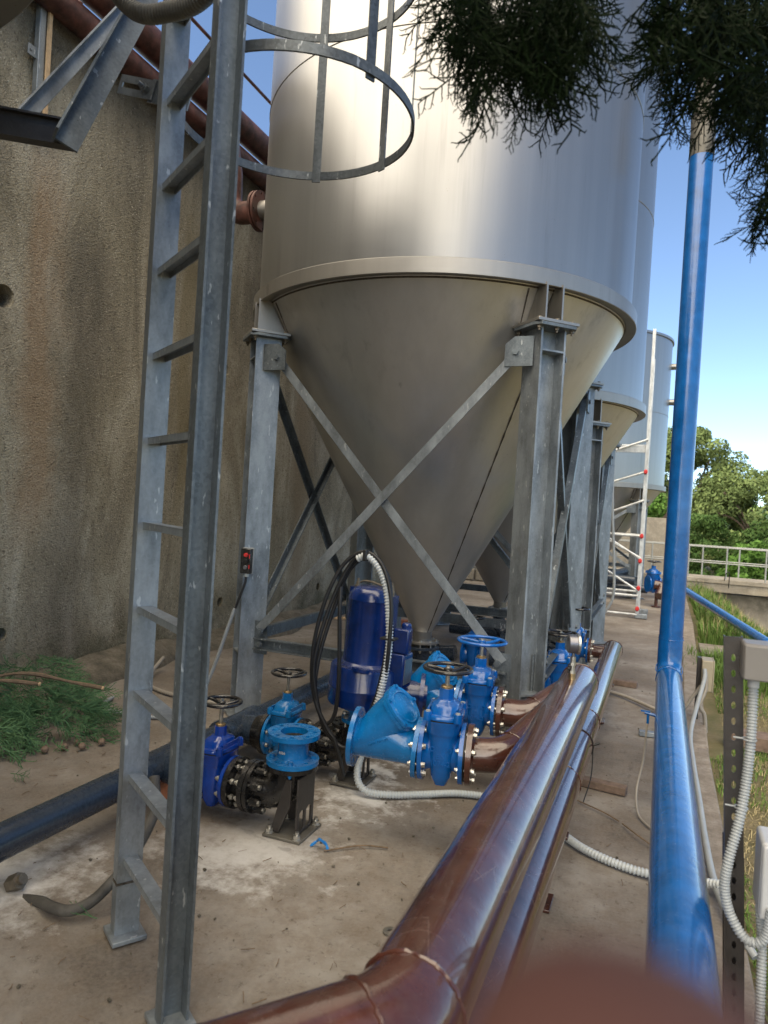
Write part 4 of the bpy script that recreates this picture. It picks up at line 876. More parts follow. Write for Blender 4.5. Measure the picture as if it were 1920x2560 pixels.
# perforated post with box
pp = thing('perforated_post', (.262, 2.25, 0), 'dark perforated steel post at the right edge, leaning slightly', 'post'); pp.rotation_euler = (0, radians(-3.4), 0)
b = MB(); mt = Matrix(((1, 0, 0, 0), (0, 0, 1, 0), (0, 1, 0, 0), (0, 0, 0, 1)))
b.plate([(0, 0), (.045, 0), (.045, 1.29), (0, 1.29)], [[(.022+.006*cos(2*pi*i/10), .06+.045*k+.011*sin(2*pi*i/10)) for i in range(10)] for k in range(27)], .003, mt)
b.box((.0455, .013, .645), (.003, .028, 1.29)); b.box((-.0005, .013, .645), (.003, .028, 1.29)); b.build('channel', 'dmetal', pp, smooth=0)
b = MB(); b.box((.022, .06, .35), (.05, .008, .72)); b.box((.05, .07, .32), (.006, .05, .66)); b.build('back_channel', 'dmetal', pp, bevel=.002)
jb = thing('junction_box', (.232, 2.22, 1.19), 'grey plastic junction box at the top of the perforated post', 'box')
b = MB(); b.box((.05, 0, .045), (.11, .10, .10)); b.build('case', 'dbox', jb, bevel=.008, seg=3); b = MB(); b.box((.05, -.053, .045), (.105, .012, .095)); b.build('lid', 'dbox', jb, bevel=.004)
b = MB(); b.cyl((.03, 0, -.03), (.03, 0, 0), .015, 14); b.build('gland', 'box', jb)
c = corrug([(.262, 2.22, 1.17), (.262, 2.20, 1.03), (.256, 2.19, .90), (.243, 2.17, .80), (.222, 2.15, .70), (.216, 2.15, .62), (.235, 2.15, .55), (.275, 2.14, .50), (.315, 2.13, .515), (.33, 2.13, .60)], .014, 'post_conduit', 'conduit', None, .0085); tag(c, 'grey ribbed conduit running down the perforated post from the junction box', 'conduit')
for z in (1.02, .83): 
    b = MB(); b.torus(.017, .0022, tf((0, 0, 0), (0, .0, 1)), 16, 6); b.cyl((-.04, 0, 0), (-.015, 0, 0), .0025, 6); o = b.build('cable_tie', 'conduit'); o.location = (.258+(-.010 if z < .9 else 0), 2.195, z); tag(o, 'pale cable tie, %s one on the post conduit' % ('upper' if z > .9 else 'lower'), 'cable tie')
bb = thing('electrical_box', (.31, 2.18, .56), 'large light grey electrical box cut by the right edge, below the post', 'box')
b = MB(); b.box((.11, .04, .10), (.24, .13, .20)); b.build('case', 'box', bb, bevel=.010, seg=3)
b = MB(); b.box((.11, -.033, .10), (.236, .016, .196)); b.build('lid', 'box', bb, bevel=.006, seg=2)
b = MB(); b.cyl((.05, -.04, .035), (.05, -.075, .035), .016, 20); b.build('cable_port', 'box', bb); b = MB(); b.lathe([(.010, -.002), (.0001, -.002)], tf((.05, -.075, .035), (0, -1, 0)), 16); b.build('port_hole', 'rubber', bb)
for i, (x0, k) in enumerate(((.34, .0), (.375, .03), (.31, -.02))):
    c = corrug([(x0, 2.2, .57), (x0+.01, 2.19, .47), (x0+.02+k*.5, 2.17, .38), (x0+.03+k, 2.15, .25), (x0+.02+k, 2.14, .1), (x0+.02, 2.16, .0)], .013, 'box_conduit', 'conduit', None, .0085)
    tag(c, ['grey ribbed conduit leaving the big box straight down, middle of three', 'grey ribbed conduit leaving the big box nearest the right edge', 'grey ribbed conduit curling below the big box, leftmost of three'][i], 'conduit')
# far junction box on a dark post
fj = thing('junction_post', (.35, 6.4, 0), 'beige junction box on a short dark blue post beyond the kerb', 'box')
b = MB(); b.box((0, 0, .24), (.03, .06, .56)); b.build('post', 'dmetal', fj, bevel=.003)
b = MB(); b.box((.06, 0, .385), (.085, .20, .25)); b.build('case', 'beige', fj, bevel=.008, seg=2)
b = MB(); b.box((.105, 0, .385), (.012, .205, .255)); b.build('lid', 'beige', fj, bevel=.005)
for i, (x, y, lab) in enumerate(((.385, 6.26, 'smooth pale conduit from the far junction box running along the right of the blue pipe'), (.40, 6.30, 'dusty ribbed conduit looping down from the far junction box to the ground'), (.375, 6.34, 'dusty ribbed conduit going left from the far junction box across the slab'))):
    if i == 0:
        c = cable([(x, y, .45), (x, y-.05, .38), (.33, 5.95, .22), (.275, 5.5, .12), (.275, 5.0, .08), (.285, 4.4, .06), (.29, 3.9, .05), (.30, 3.5, .05), (.32, 3.25, .06), (.36, 3.08, .05), (.42, 3.0, .0)], .016, 'conduit', 'conduit', None, .02, 12)
    elif i == 1: c = corrug([(x, y, .42), (x-.0, y-.08, .30), (x-.04, y-.16, .18), (x-.0, y-.1, .10), (x+.02, y-.06, -.05)], .016, 'conduit', 'dconduit', None, .010)
    else: c = corrug([(x, y, .30), (.31, 6.3, .2), (.25, 6.28, .1), (.18, 6.3, .03), (.0, 6.5, .025), (-.2, 6.75, .022), (-.4, 6.9, .022)], .016, 'conduit', 'dconduit', None, .010)
    tag(c, lab, 'conduit')
# control box on the silo leg
ctl = thing('control_box', (-2.775, 4.44, 1.06), 'small black push-button control box with red button on the near silo leg', 'control box', radians(11))
b = MB(); b.box((0, .012, .085), (.085, .02, .19)); b.build('back_plate', 'conduit', ctl, bevel=.004)
b = MB(); b.box((0, -.018, .085), (.078, .045, .18)); b.build('case', 'black', ctl, bevel=.006, seg=2)
for z, mt_, nm in ((.130, 'red', 'stop_button'), (.085, 'rubber', 'start_button'), (.040, 'gauge', 'key_switch')):
    b = MB(); b.cyl((.004, -.04, z), (.004, -.058, z), .015, 18); b.build(nm, mt_, ctl, bevel=.002)
b = MB(); b.box((.029, -.042, .120), (.006, .003, .03)); b.box((.029, -.042, .045), (.006, .003, .028)); b.build('red_mark', 'red', ctl)
b = MB(); b.cyl((0, -.005, -.03), (0, -.005, -.003), .016, 12); b.build('gland', 'white', ctl)
c = cable([(-2.772, 4.43, 1.04), (-2.774, 4.42, .98), (-2.80, 4.40, .88), (-2.83, 4.39, .78)], .009, 'box_cable', 'rubber'); tag(c, 'black cable dropping from the push-button box', 'cable')
c = corrug([(-2.828, 4.39, .80), (-2.87, 4.36, .62), (-2.93, 4.34, .40), (-3.0, 4.32, .2), (-3.06, 4.28, .06), (-3.12, 4.20, .02), (-3.22, 4.10, .018), (-3.42, 4.06, .018), (-3.62, 4.05, .02), (-3.75, 4.15, .02), (-3.82, 4.32, .018)], .014, 'leg_conduit', 'conduit', None, .009); tag(c, 'pale ribbed conduit from the push-button cable down to the slab and toward the wall', 'conduit')
c = cable([(-4.10, 5.25, .12), (-4.02, 5.02, .06), (-3.90, 4.80, .02), (-3.70, 4.68, .018), (-3.45, 4.62, .018), (-3.1, 4.62, .018), (-2.8, 4.7, .018)], .016, 'slab_hose', 'dconduit', None, .02, 10); tag(c, 'smooth dusty hose lying on the slab near the wall footing', 'hose')
# finger over the lens, stood in for by an out-of-focus domed pipe
def dep(x, y, t_): return V((0, 0, HC))+(f+Rr*((x-960)/FPX)+U*(-(y-1280)/FPX))*t_
pt = dep(1590, 2480, .066); b = MB(); r = .0165
b.lathe([(.0001, 0)]+[(r*sin(a), -r*.5*(1-cos(a))) for a in [pi/2*k/12 for k in range(1, 13)]]+[(r*1.02, -.05), (r*1.05, -pt.z+.0)], tf((0, 0, 0)), 40)
o = b.build('finger_standin', 'finger_tone', smooth=70); o.location = (pt.x, pt.y, pt.z); tag(o, 'out-of-focus brown finger over the lens, built as a capped pipe, bottom right', 'pipe')

# ================================================================== SCAFFOLD
sf = thing('scaffold_tower', (-.30, 12.5, 0), 'aluminium scaffold tower with red clamps in front of the farthest silo', 'scaffold')
tops = {(0, 0): 4.75, (0, .7): 4.4, (-2.0, 0): 3.0, (-2.0, .7): 3.0}
for (x, y), h_ in tops.items():
    b = MB(); b.box((x, y, h_/2+.03), (.05, .05, h_)); 
    for k in range(int(h_/.3)): b.cyl((x, y-.026, .2+.3*k), (x, y-.03, .2+.3*k), .011, 8)
    b.build('upright', 'alu', sf, smooth=0, bevel=.004)
    b = MB(); b.box((x+.06, y, .04), (.20, .09, .08)); b.build('foot', 'galv', sf, bevel=.01)
for x in (0, -2.0):
    for k in range(15 if x == 0 else 9):
        b = MB(); b.cyl((x, 0, .3+.3*k), (x, .7, .3+.3*k), .014, 10); b.build('rung', 'alu', sf)
for z in (.37, 1.36):
    for y in (-.035, .735): MB().cyl((-2, y, z), (0, y, z), .022, 10).build('tie_tube', 'alu', sf)
MB().cyl((-2.2, -.03, .06), (0, -.03, .06), .02, 10).build('tie_tube', 'alu', sf)
for a_0, b_0 in (((-.0, .98), (-2, 2.2)), ((0, .45), (-.9, 0.98)), ((0, 2.42), (-2, 1.7)), ((0, 2.95), (-2, 2.2)), ((0, 1.0), (-1.2, 1.6)), ((0, 1.95), (-2, 1.1))):
    MB().cyl((a_0[0], -.04, a_0[1]), (b_0[0], -.04, b_0[1]), .019, 10).build('diagonal_brace', 'alu', sf)
b = MB(); b.box((-1.0, .35, 2.85), (2.0, .62, .05)); b.box((-1.0, .02, 2.80), (2.0, .02, .12)); b.build('platform', 'alu', sf, bevel=.004)
for z in (.16, .50, .95, 1.36, 2.42):
    b = MB(); b.box((.0, -.05, z), (.06, .05, .05)); b.cyl((0, -.05, z-.04), (0, -.05, z+.04), .018, 10); b.build('red_clamp', 'red', sf, bevel=.008)
c = cable([(-.80, 12.3, 3.1), (-.80, 12.3, 2.3), (-.76, 12.3, 1.6), (-.70, 12.3, .9), (-.68, 12.3, .35), (-.8, 12.3, .05)], .022, 'hanging_hose', 'conduit'); tag(c, 'pale hose hanging down through the scaffold tower', 'hose')
fg = gate_valve('gate_valve', (-.10, 14.6, .42), 'far blue gate valve right of the scaffold foot, on a brown elbow', .4, 1.15, 'blue', 'black', .13, .42, text=False)
fe = thing('brown_elbow', (-.02, 14.5, 0), 'far brown pipe elbow on a stand below the far blue valve', 'pipe')
b = MB(); b.tube(bend([(-.05, 0, .42), (.12, 0, .40), (.05, -.2, .22)], .08), .09, 20); b.build('elbow', 'brown', fe); b = MB(); b.cyl((.0, -.05, 0), (0, -.05, .3), .03, 12); b.cyl((0, -.05, 0), (0, -.05, .02), .08, 14); b.build('stand', 'rustbrown', fe)
fp = thing('far_pipes', (-1.4, 15.2, 0), 'dark pipes lying under the farthest silo behind the scaffold', 'pipe')
b = MB(); b.cyl((-1, .0, .45), (.95, 0, .40), .09, 16); b.cyl((-1, .3, .22), (1.2, .3, .22), .08, 16); b.cyl((.3, 0, .42), (.75, .4, .55), .08, 14); b.build('pipe_run', 'pvc', fp)
# ================================================================== WALKWAY AND FAR TANK
wk = thing('walkway', (0, 22, 0), 'pale concrete walkway with a double metal guard rail, right background', 'walkway')
b = MB(); b.box((2, .6, .06), (26, 1.35, .12)); b.box((2, .02, -.12), (26, .10, .26)); b.build('deck', 'pale_conc', wk, bevel=.01)
for yy, x00 in ((0, -12.2), (1.15, -12.6)):
    q = MB()
    for z in (.56, 1.0): q = MB(); q.cyl((-11, yy, z), (15, yy, z), .018, 10); q.build('rail', 'rail', wk)
    for k in range(26):
        x = -11+.98*k+(.0 if yy == 0 else .42); q = MB(); q.cyl((x, yy, -.02 if yy else -.10), (x, yy, 1.0), .022, 10); q.build('post', 'rail', wk)
ft2 = thing('far_tank', (2, 22.15, -.3), 'stained concrete tank wall under the walkway at right', 'wall')
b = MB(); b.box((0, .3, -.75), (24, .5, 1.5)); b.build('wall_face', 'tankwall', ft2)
b = MB()
for k in range(9): b.box((-3+k*.95, -.02, .09), (.05, .12, .14))
b.build('brackets', 'rustbrown', ft2)
cable([(1.7, 21.9, .1), (1.72, 21.7, .3), (1.8, 21.7, .32), (1.82, 21.9, -.1)], .012, 'wire', 'rubber'); tag(bpy.data.objects['wire'], 'thin wire loop hanging on the walkway edge', 'wire')
bx = thing('motor_drive', (3.05, 21.6, -.12), 'small grey drive box with white cap at the walkway edge, far right', 'motor'); b = MB(); b.box((.25, 0, 0), (.7, .25, .22)); b.build('case', 'galv', bx, bevel=.02); b = MB(); b.cyl((-.22, 0, 0), (-.08, 0, 0), .11, 16); b.build('cap', 'white', bx)
dp = thing('blue_drain_pipe', (.3, 16.5, 0), 'thin blue pipe sloping down through the grass toward the far right', 'pipe')
b = MB(); b.tube(bend([(-.3, 0, .34), (.02, -1.5, .42), (1.0, -6.7, .20), (1.03, -6.75, -.6)], .1), .062, 16); b.build('pipe_run', 'bpipe', dp)
pw = thing('pale_wall', (-6.5, 24.5, -.3), 'pale low concrete wall behind the silos', 'wall'); b = MB(); b.box((0, 0, .9), (14, .3, 2.3)); b.build('wall_face', 'pale_conc', pw, bevel=.02)
lb = thing('concrete_blocks', (-3.6, 16.2, 0), 'row of pale concrete blocks seen between the cones of the two near silos', 'blocks'); 
for k in range(6): MB().box((k*.42-1, .02*k, .14), (.38, .25, .26)).build('block', 'pale_conc', lb, bevel=.02)

# ================================================================== VEGETATION
def leaf_tree(name, loc, label, H_, Rc, mat, seed, nleaf=9000, lsz=.16, group='trees beyond the walkway', trunk=True):
    rg = np.random.default_rng(seed); o = thing(name, loc, label, 'tree', group=group)
    if trunk:
        b = MB(); limbs = []
        tp_ = V((rg.normal(0, .1), rg.normal(0, .1), H_*.45)); b.tube(smooth_path([(0, 0, -1), (.05, 0, H_*.2), tp_], .3), .16, 10, True, lambda i: .2)
        for k in range(7):
            a = rg.uniform(0, 2*pi); e = V((Rc*.7*cos(a), Rc*.7*sin(a), H_*rg.uniform(.6, .9))); b.tube(smooth_path([tp_*.8, tp_.lerp(e, .5)+V((0, 0, .2)), e], .3), .06, 6)
        b.build('trunk', 'bark', o)
    nb = 46; cen = []
    for k in range(nb):
        a = rg.uniform(0, 2*pi); zz = rg.uniform(.12, 1); pr = Rc*sqrt(max(.05, 1-((zz-.45)/.58)**2))*rg.uniform(.35, 1.0)
        cen.append((pr*cos(a), pr*sin(a), zz*H_, rg.uniform(.16, .34)*Rc))
    cen = np.array(cen); idx = rg.integers(0, nb, nleaf); C_ = cen[idx]
    d = rg.normal(size=(nleaf, 3)); d /= np.linalg.norm(d, axis=1)[:, None]; rad = rg.uniform(.55, 1.08, nleaf)**.6
    P = C_[:, :3]+d*(C_[:, 3]*rad)[:, None]*np.array([1.15, 1.15, .75])
    nrm = d+rg.normal(0, .55, (nleaf, 3)); nrm /= np.linalg.norm(nrm, axis=1)[:, None]
    t1 = np.cross(nrm, rg.normal(size=(nleaf, 3))); t1 /= np.linalg.norm(t1, axis=1)[:, None]; t2 = np.cross(nrm, t1)
    s_ = (lsz*rg.uniform(.5, 1.2, nleaf))[:, None]
    vs = np.stack([P-t1*s_, P-t2*s_*.45, P+t1*s_, P+t2*s_*.45], 1).reshape(-1, 3)
    me = bpy.data.meshes.new('crown'); me.from_pydata(vs.tolist(), [], [(4*i, 4*i+1, 4*i+2, 4*i+3) for i in range(nleaf)]); me.materials.append(M[mat])
    c = bpy.data.objects.new('crown', me); COL.objects.link(c); c.parent = o; return o
leaf_tree('broadleaf_tree', (1.5, 52, -2.2), 'tallest rounded olive-green tree, right behind the upright blue pipe', 10.0, 3.5, 'leaf1', 1, 26000, .15)
leaf_tree('broadleaf_tree', (5.6, 50, -2.2), 'broad lower olive-green tree right of the blue pipe', 7.2, 3.8, 'leaf1', 2, 26000, .14)
leaf_tree('broadleaf_tree', (4.1, 58, -2.2), 'paler tree between the tallest one and the broad one', 7.2, 3.0, 'leaf2', 3, 9000, .17)
leaf_tree('broadleaf_tree', (-1.5, 55, -2.2), 'tree whose crown shows between the farthest silo and the blue pipe', 8.4, 3.0, 'leaf1', 4, 10000, .17)
leaf_tree('ivy_tree', (-.55, 33, -1.8), 'dense bright green ivy-covered tree just right of the farthest silo', 4.6, 1.5, 'leaf2', 5, 12000, .10)
leaf_tree('broadleaf_tree', (9.5, 56, -2.2), 'tree cut by the right edge of the picture', 5.2, 3.0, 'leaf3', 6, 8000, .17)
bs = [(-3.2, 44, 3.0, 'leaf3'), (-.2, 42, 3.1, 'leaf3'), (2.2, 40, 3.0, 'leaf3'), (4.9, 41, 2.9, 'leaf3'), (3.4, 30, 2.35, 'leaf2'), (7.6, 42, 2.8, 'leaf3'), (5.2, 29, 2.2, 'leaf2')]
lbs = ['dark bush left of the farthest silo', 'dark bush behind the left end of the guard rail', 'dark bush directly behind the blue pipe at rail height', 'dark bush right of the blue pipe, behind the rail', 'bright green shrub just behind the rail, nearer the blue pipe', 'dark bush at the far right behind the rail', 'bright green shrub just behind the rail, nearer the right edge']
for i, ((x, y, h_, mt_), l_) in enumerate(zip(bs, lbs)): leaf_tree('bush', (x, y, -1.7), l_, h_+.5, 2.0 if mt_ == 'leaf3' else 1.1, mt_, 20+i, 6000 if mt_ == 'leaf3' else 3500, .13, 'bushes behind the guard rail', False)
leaf_tree('bush', (-5.2, 12.2, 5.0), 'bit of pale green foliage above the wall between ladder and silo', 1.0, .8, 'leaf2', 40, 1500, .05, None, False)
# --- cypress sprays
def spray_mesh(seed, L=.26, depth_=3, thick=.0021, curl=.4):
    rg = random.Random(seed); vs = []; fs = []
    def seg(p, q, r0, r1):
        d = (q-p); x = d.orthogonal().normalized(); y = d.normalized().cross(x); n = len(vs)
        for (c, r) in ((p, r0), (q, r1)):
            for k in range(3): a = 2*pi*k/3; vs.append(tuple(c+x*(r*cos(a))+y*(r*sin(a))))
        for k in range(3): k2 = (k+1) % 3; fs.append((n+k, n+k2, n+3+k2, n+3+k))
        fs.append((n+3, n+4, n+5))
    def grow(p, d, L_, lev, nrm):
        n = max(3, int(L_/.019)); st = L_/n; side = 1
        for i in range(n):
            d = (d+V((rg.uniform(-1, 1), rg.uniform(-1, 1), rg.uniform(-1, 1)))*.10+V((0, 0, -curl*.06))).normalized(); q = p+d*st
            seg(p, q, thick*(1.0+.6*lev)*(1-.4*i/n), thick*(1.0+.6*lev)*(1-.4*(i+1)/n))
            if lev > 0 and i >= 1:
                ax = (nrm+V((rg.uniform(-.5, .5),)*3)).normalized(); dd = Quaternion(ax, side*radians(rg.uniform(34, 62))) @ d
                grow(q, dd, L_*(.52 if lev > 1 else .34)*(1-.65*i/n)*rg.uniform(.6, 1.1), lev-1, nrm); side = -side
            p = q
    grow(V((0, 0, 0)), V((1, 0, 0)), L, depth_-1, V((0, 0, 1)))
    return np.array(vs), np.array([f_ if len(f_) == 4 else (f_[0], f_[1], f_[2], f_[2]) for f_ in fs]), fs
SPR = [spray_mesh(s_, .24, 3) for s_ in range(5)]
BIG = [spray_mesh(s_+50, .32, 4, .0017, .5) for s_ in range(4)]
def assemble(name, mats_list, mat, parent=None, big=()):
    vs = []; fs = []; n = 0
    for k, (mt) in enumerate(mats_list):
        v_, _, f_ = SPR[k % 5]; A = np.array(mt.to_3x3()); t_ = np.array(mt.translation); vv = v_ @ A.T+t_; vs.append(vv)
        fs += [tuple(i+n for i in q) for q in f_]; n += len(vv)
    for k, mt in enumerate(big):
        v_, _, f_ = BIG[k % 4]; A = np.array(mt.to_3x3()); vv = v_ @ A.T+np.array(mt.translation); vs.append(vv); fs += [tuple(i+n for i in q) for q in f_]; n += len(vv)
    me = bpy.data.meshes.new(name); me.from_pydata(np.concatenate(vs).tolist(), [], fs); me.materials.append(M[mat])
    o = bpy.data.objects.new(name, me); COL.objects.link(o); o.parent = parent; return o
def orient(p, d, sc, roll=None):
    d = V(d).normalized(); x = d; z = V((random.uniform(-1, 1), random.uniform(-1, 1), random.uniform(-1, 1))); z = (z-x*z.dot(x)).normalized(); y = z.cross(x)
    return Matrix.Translation(V(p)) @ Matrix((x, y, z)).transposed().to_4x4() @ Matrix.Scale(sc, 4)
cyt = thing('cypress_tree', (1.5, -.6, 0), 'dark cypress branches hanging into the top right of the picture', 'tree')
b = MB(); b.tube(smooth_path([(0, 0, -.1), (.05, 0, 2), (.0, .1, 4.5), (0, 0, 7)], .4), .12, 12, True, lambda i: .15-.004*i)
for q in (((0, 0, 2.6), (-.7, 1.6, 3.0), (-1.55, 2.1, 3.06)), ((0, 0, 2.4), (-.6, 1.5, 2.75), (-.95, 2.2, 2.85)), ((0, 0, 2.3), (-.4, 1.6, 2.6), (-.6, 2.6, 2.7)), ((0, 0, 2.2), (-.3, 1.6, 2.3), (-.85, 2.6, 2.45))): b.tube(smooth_path(q, .15), .012, 6, True, lambda i: .018-.0008*i)
b.build('trunk', 'bark', cyt)
def inv(p): return V(p)-V(cyt.location)
mats = []
def cluster(poly_pts, n, dlo, dhi, sc=(.5, 1.0), down=.8):
    for k in range(n):
        x0, y0, x1, y1 = random.choice(poly_pts); x = random.uniform(x0, x1); y = random.uniform(y0, y1); p = dep(x, y, random.uniform(dlo, dhi))
        d = V((random.uniform(-1, 1), random.uniform(-.7, .7), -down+random.uniform(-.5, .5))); mats.append(orient(inv(p), d, random.uniform(*sc)))
cluster([(1100, -140, 1500, 20), (1140, -60, 1500, 80), (1180, 20, 1460, 130), (1150, 60, 1260, 190), (1260, 80, 1400, 200), (1420, 0, 1510, 110), (1100, -100, 1180, 60)], 110, 1.35, 1.9, (.40, .66))
cluster([(1300, 150, 1370, 260), (1170, 150, 1230, 230), (1340, 120, 1400, 230), (1450, 70, 1500, 130)], 26, 1.35, 1.7, (.30, .5), 1.2)
cluster([(1680, -140, 1960, 60), (1690, 0, 1960, 110), (1790, 80, 1960, 250), (1840, 180, 1960, 320), (1640, 20, 1700, 140)], 170, 1.5, 2.2, (.40, .7), .7)
cluster([(1690, 220, 1720, 270), (1650, 250, 1700, 310), (1640, 150, 1690, 200), (1800, 260, 1850, 320), (1860, 380, 1940, 430)], 26, 1.6, 2.1, (.3, .48), .5)
cluster([(1915, 480, 1990, 640)], 10, 1.6, 2.0, (.35, .5), .3)
cluster([(1000, -500, 2200, -180), (1960, -200, 2300, 500)], 60, 1.3, 2.2, (.8, 1.2), .6)  # unseen rest of the crown, added out of frame to shade
big = []
for (x0, y0, x1, y1, n, sx) in ((1130, -150, 1230, 60, 12, -.25), (1230, -120, 1350, 110, 19, 0), (1320, -120, 1430, 90, 18, .0), (1400, -150, 1480, -20, 9, .05), (1690, -150, 1960, 60, 24, -.1), (1760, -60, 1960, 190, 20, -.15), (1900, 200, 2000, 440, 6, -.2), (1690, -120, 1750, 30, 6, -.25)):
    for k in range(n):
        p = dep(random.uniform(x0, x1), random.uniform(y0, y1), random.uniform(1.4, 2.0)); d = Rr*(sx+random.uniform(-.45, .45))+V((random.uniform(-.2, .2), random.uniform(-.3, .3), -1))
        big.append(orient(inv(p), d, random.uniform(.42, .72)))
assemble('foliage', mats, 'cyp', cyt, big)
# --- heap of cut cypress branches by the wall
hp_ = thing('branch_heap', (-3.7, 3.5, 0), 'heap of cut green cypress branches on the slab against the wall', 'brush heap')
ms = []
mounds = [(-4.1, 3.8, .45, .40), (-3.82, 3.45, .42, .34), (-3.95, 3.1, .40, .30), (-3.58, 3.6, .30, .22), (-3.70, 3.05, .26, .17), (-4.2, 3.4, .35, .40), (-3.9, 2.8, .25, .16)]
for k in range(760):
    mx, my, mr, mh = mounds[k % 7] if k % 3 else mounds[k % 4]; a = random.uniform(0, 2*pi); r_ = sqrt(random.random()); x = mx+mr*r_*cos(a); y = my+mr*r_*sin(a)
    z = .02+mh*(1-r_**2)*random.uniform(.55, 1.0); aa = a+random.uniform(-.8, .8); sl2 = -.25-1.1*r_*mh/mr
    ms.append(orient((x+3.7, y-3.5, z), (cos(aa), sin(aa), sl2*.5+random.uniform(-.3, .45)), random.uniform(.45, .95)))
assemble('cut_foliage', ms, 'cypg', hp_)
for pts in ([(-4.3, 2.9, .25), (-4.0, 3.1, .36), (-3.8, 3.3, .36), (-3.62, 3.42, .34)], [(-4.1, 3.3, .3), (-3.85, 3.5, .36), (-3.6, 3.68, .30), (-3.42, 3.76, .27)], [(-4.4, 3.6, .3), (-4.1, 3.3, .40), (-3.8, 3.0, .3)]):
    c = MB(); c.tube(smooth_path([V(p)-V(hp_.location) for p in pts], .05), .012, 7, True, lambda i: .012+.003*sin(i)); co = c.build('cut_stick', 'twigw', hp_); c = MB(); e = V(pts[-1])-V(hp_.location); c.cyl(e, e+(V(pts[-1])-V(pts[-2])).normalized()*.012, .0125, 8); c.build('cut_end', 'cut', co)
for k, (x, y) in enumerate(((-3.18, 3.52), (-3.30, 3.34), (-3.36, 3.25), (-3.30, 3.45), (-3.22, 3.40))):
    c = MB(); c.lathe([(.0001, -.02)]+[(.022*cos(t_)*(1+.06*((i % 2)*2-1)), .022*sin(t_)) for i, t_ in enumerate([-1.2+.3*j for j in range(9)])]+[(.0001, .02)], None, 10); o = c.build('seed_cone', 'seedcone', hp_); o.location = (x+3.7, y-3.5, .022)
def loose(pts_, lab, loc, sc=(.35, .6)):
    o = assemble('cypress_twig', [orient((random.uniform(-.06, .06), random.uniform(-.06, .06), .02), (cos(a), sin(a), .05), random.uniform(*sc)) for a in pts_], 'cypg'); o.location = loc; return tag(o, lab, 'twig', )
loose((3.4,), 'small green cypress twig at the foot of the ladder', (-1.80, 2.03, 0), (.4, .6))
loose((.3,), 'loose cypress twig on the slab left of the plastic main, nearer the camera', (-3.25, 2.60, 0), (.5, .8))
loose((.2,), 'loose cypress twig trailing in front of the heap', (-3.25, 2.93, 0), (.5, .8))
# --- grass
def blades(name, n, region, mat, hmin, hmax, wdt, seed, lean=.5, zf=gz):
    rg = np.random.default_rng(seed); vs = []; fs = []
    k = 0
    while k < n:
        x, y = region(rg)
        if x is None: continue
        z = zf(x, y); h_ = rg.uniform(hmin, hmax); a = rg.uniform(0, 2*pi); l = rg.uniform(.1, lean)*h_; dx, dy = l*cos(a), l*sin(a); wx, wy = -sin(a)*wdt, cos(a)*wdt; m_ = len(vs)
        vs += [(x-wx, y-wy, z), (x+wx, y+wy, z), (x+wx*.8+dx*.35, y+wy*.8+dy*.35, z+h_*.6), (x-wx*.8+dx*.35, y-wy*.8+dy*.35, z+h_*.6), (x+dx, y+dy, z+h_*(.95-.3*l/h_))]
        fs += [(m_, m_+1, m_+2, m_+3), (m_+3, m_+2, m_+4)]; k += 1
    me = bpy.data.meshes.new(name); me.from_pydata(vs, [], fs); me.materials.append(M[mat]); o = bpy.data.objects.new(name, me); COL.objects.link(o); return o
def kerbx(y): return .42 if y < 5.6 else (.57 if y < 12.4 else .62)
def reg_near(rg):
    y = 2.6+9*rg.random()**1.3; x = kerbx(y)+.01+1.6*rg.random()**1.5
    return (x, y) if sin(x*5+y*2.1)+sin(x*2-y*3.3) > -.3 else (None, None)
def reg_all(rg): y = 2.4+7.5*rg.random(); return kerbx(y)+.01+1.9*rg.random(), y
def reg_far(rg): y = 10.6+8*rg.random(); x = kerbx(y)+.05+3.2*rg.random(); return x, y
def reg_tuft(rg):
    c = [(1.0, 9.1), (1.5, 9.2), (2.0, 9.25), (.78, 9.0), (.68, 9.5), (1.25, 8.9), (1.75, 8.8), (.85, 8.3), (1.3, 8.5)][rg.integers(0, 9)]; return c[0]+rg.normal(0, .16), c[1]+rg.normal(0, .2)
tag(blades('short_grass', 9000, reg_near, 'grass', .02, .07, .003, 1, 1.2), 'short green grass in patches beyond the kerb', 'grass', kind='stuff')
tag(blades('dry_grass', 16000, reg_all, 'drygrass', .015, .05, .0022, 2, 2.6), 'dry cut grass strewn beyond the kerb', 'grass', kind='stuff')
tag(blades('tall_grass', 14000, reg_far, 'grass', .15, .42, .008, 3, .6), 'tall green grass on the slope below the walkway', 'grass', kind='stuff')
tag(blades('tussock_grass', 5200, reg_tuft, 'grass', .12, .30, .004, 4, .9), 'lush green tussocks in front of the concrete path', 'grass', kind='stuff')
tag(blades('straw_grass', 1800, reg_far, 'drygrass', .25, .55, .004, 5, .4), 'pale seed-head grass stalks on the slope', 'grass', kind='stuff')
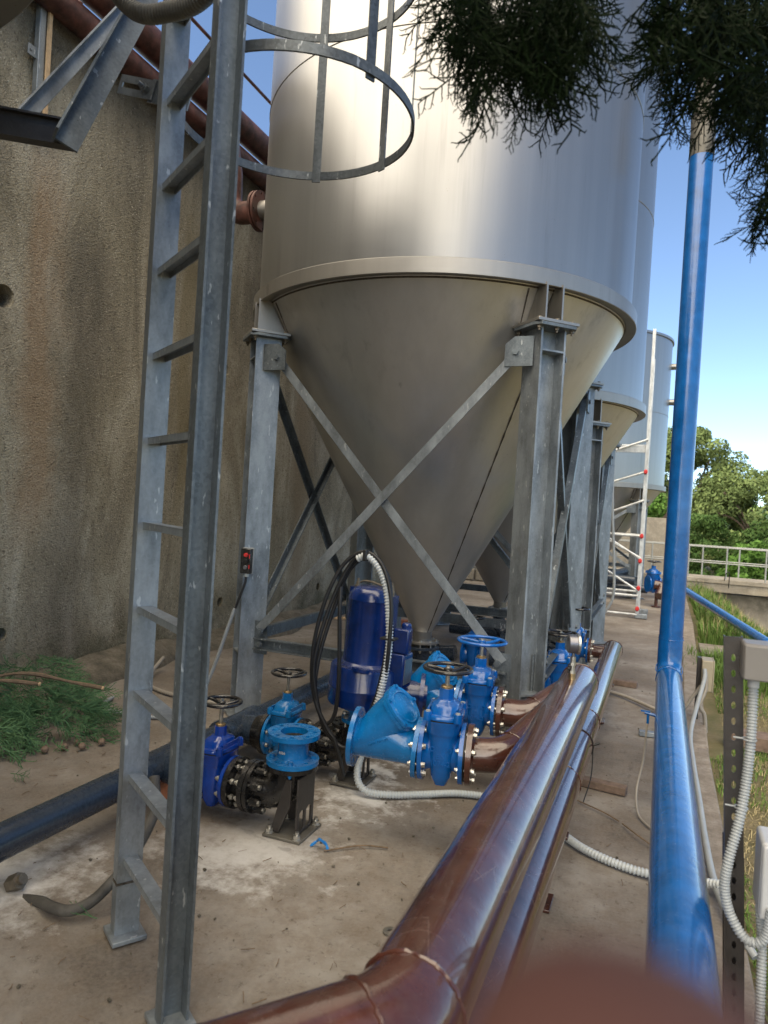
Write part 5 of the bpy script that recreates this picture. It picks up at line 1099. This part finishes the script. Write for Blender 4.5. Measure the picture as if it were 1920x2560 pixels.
# --- litter on the slab
rg = random.Random(3); lt = MB()
for k in range(520):
    x = rg.uniform(-4.0, .33); y = rg.uniform(1.2, 9) if rg.random() < .7 else rg.uniform(1.2, 4.5); L_ = rg.uniform(.006, .05); a = rg.uniform(0, pi); b_ = V((x, y, .003+szf(x, y))); e = b_+V((cos(a)*L_, sin(a)*L_, rg.uniform(0, .004)))
    lt.tube([b_, (b_+e)/2+V((rg.uniform(-.003, .003), rg.uniform(-.003, .003), .001)), e], rg.uniform(.0008, .002), 4)
tag(lt.build('leaf_litter', 'twigw', smooth=0), 'tiny twigs and needles scattered on the slab', 'litter', kind='stuff')
lt = MB()
for k in range(380):
    x = rg.uniform(-4.0, .33); y = rg.uniform(1.2, 8); r_ = rg.uniform(.002, .007)*(1.6 if rg.random() < .05 else 1); lt.box((0, 0, 0), (r_*2, r_*1.4, r_), Matrix.Translation((x, y, szf(x, y)+r_*.3)) @ Matrix.Rotation(rg.uniform(0, 3), 4, 'Z') @ Matrix.Rotation(rg.uniform(-.4, .4), 4, 'X'))
tag(lt.build('grit', 'footing', smooth=0), 'grit and crumbs of concrete on the slab', 'grit', kind='stuff')
for pts, lab in (([(-.10, 3.95, .012), (-.02, 3.80, .03), (.08, 3.72, .012)], 'forked dry stick between the thin brown pipe and the blue pipe'), ([(-1.35, 2.95, .008), (-1.22, 3.07, .012), (-1.10, 3.12, .008)], 'thin dry stick beside the foot plate of the front elbow'), ([(-.35, 4.15, .01), (-.2, 4.05, .012), (-.12, 3.98, .01)], 'short straw-coloured stick beside the thin brown pipe')):
    cable(pts, .004, 'dry_stick', 'twigw'); tag(COL.objects[-1], lab, 'stick')
wz = MB(); wz.plate(circ(.028, 24), [circ(.011, 12)], .003); o = wz.build('washer', 'oldgal'); o.location = (-.86, 2.52, .004); tag(o, 'large flat washer lying on the open slab', 'washer')
wz = MB(); wz.plate(circ(.020, 20), [circ(.009, 12)], .004); o = wz.build('washer', 'white'); o.location = (-1.98, 1.45, .006); tag(o, 'pale ring washer at the lower left of the slab', 'washer')
fm = MB(); fm.tube(smooth_path([(0, 0, .004), (.03, .02, .03), (.05, -.01, .05), (.07, .02, .02), (.09, .0, .004)], .01), .006, 6, True, lambda i: .004+.004*abs(sin(i))); o = fm.build('plastic_scrap', 'film'); o.location = (-1.43, 2.97, 0); tag(o, 'scrap of blue plastic tape beside the front elbow foot', 'scrap')
for m_ in list(bpy.data.meshes):
    if m_.users == 0: bpy.data.meshes.remove(m_)
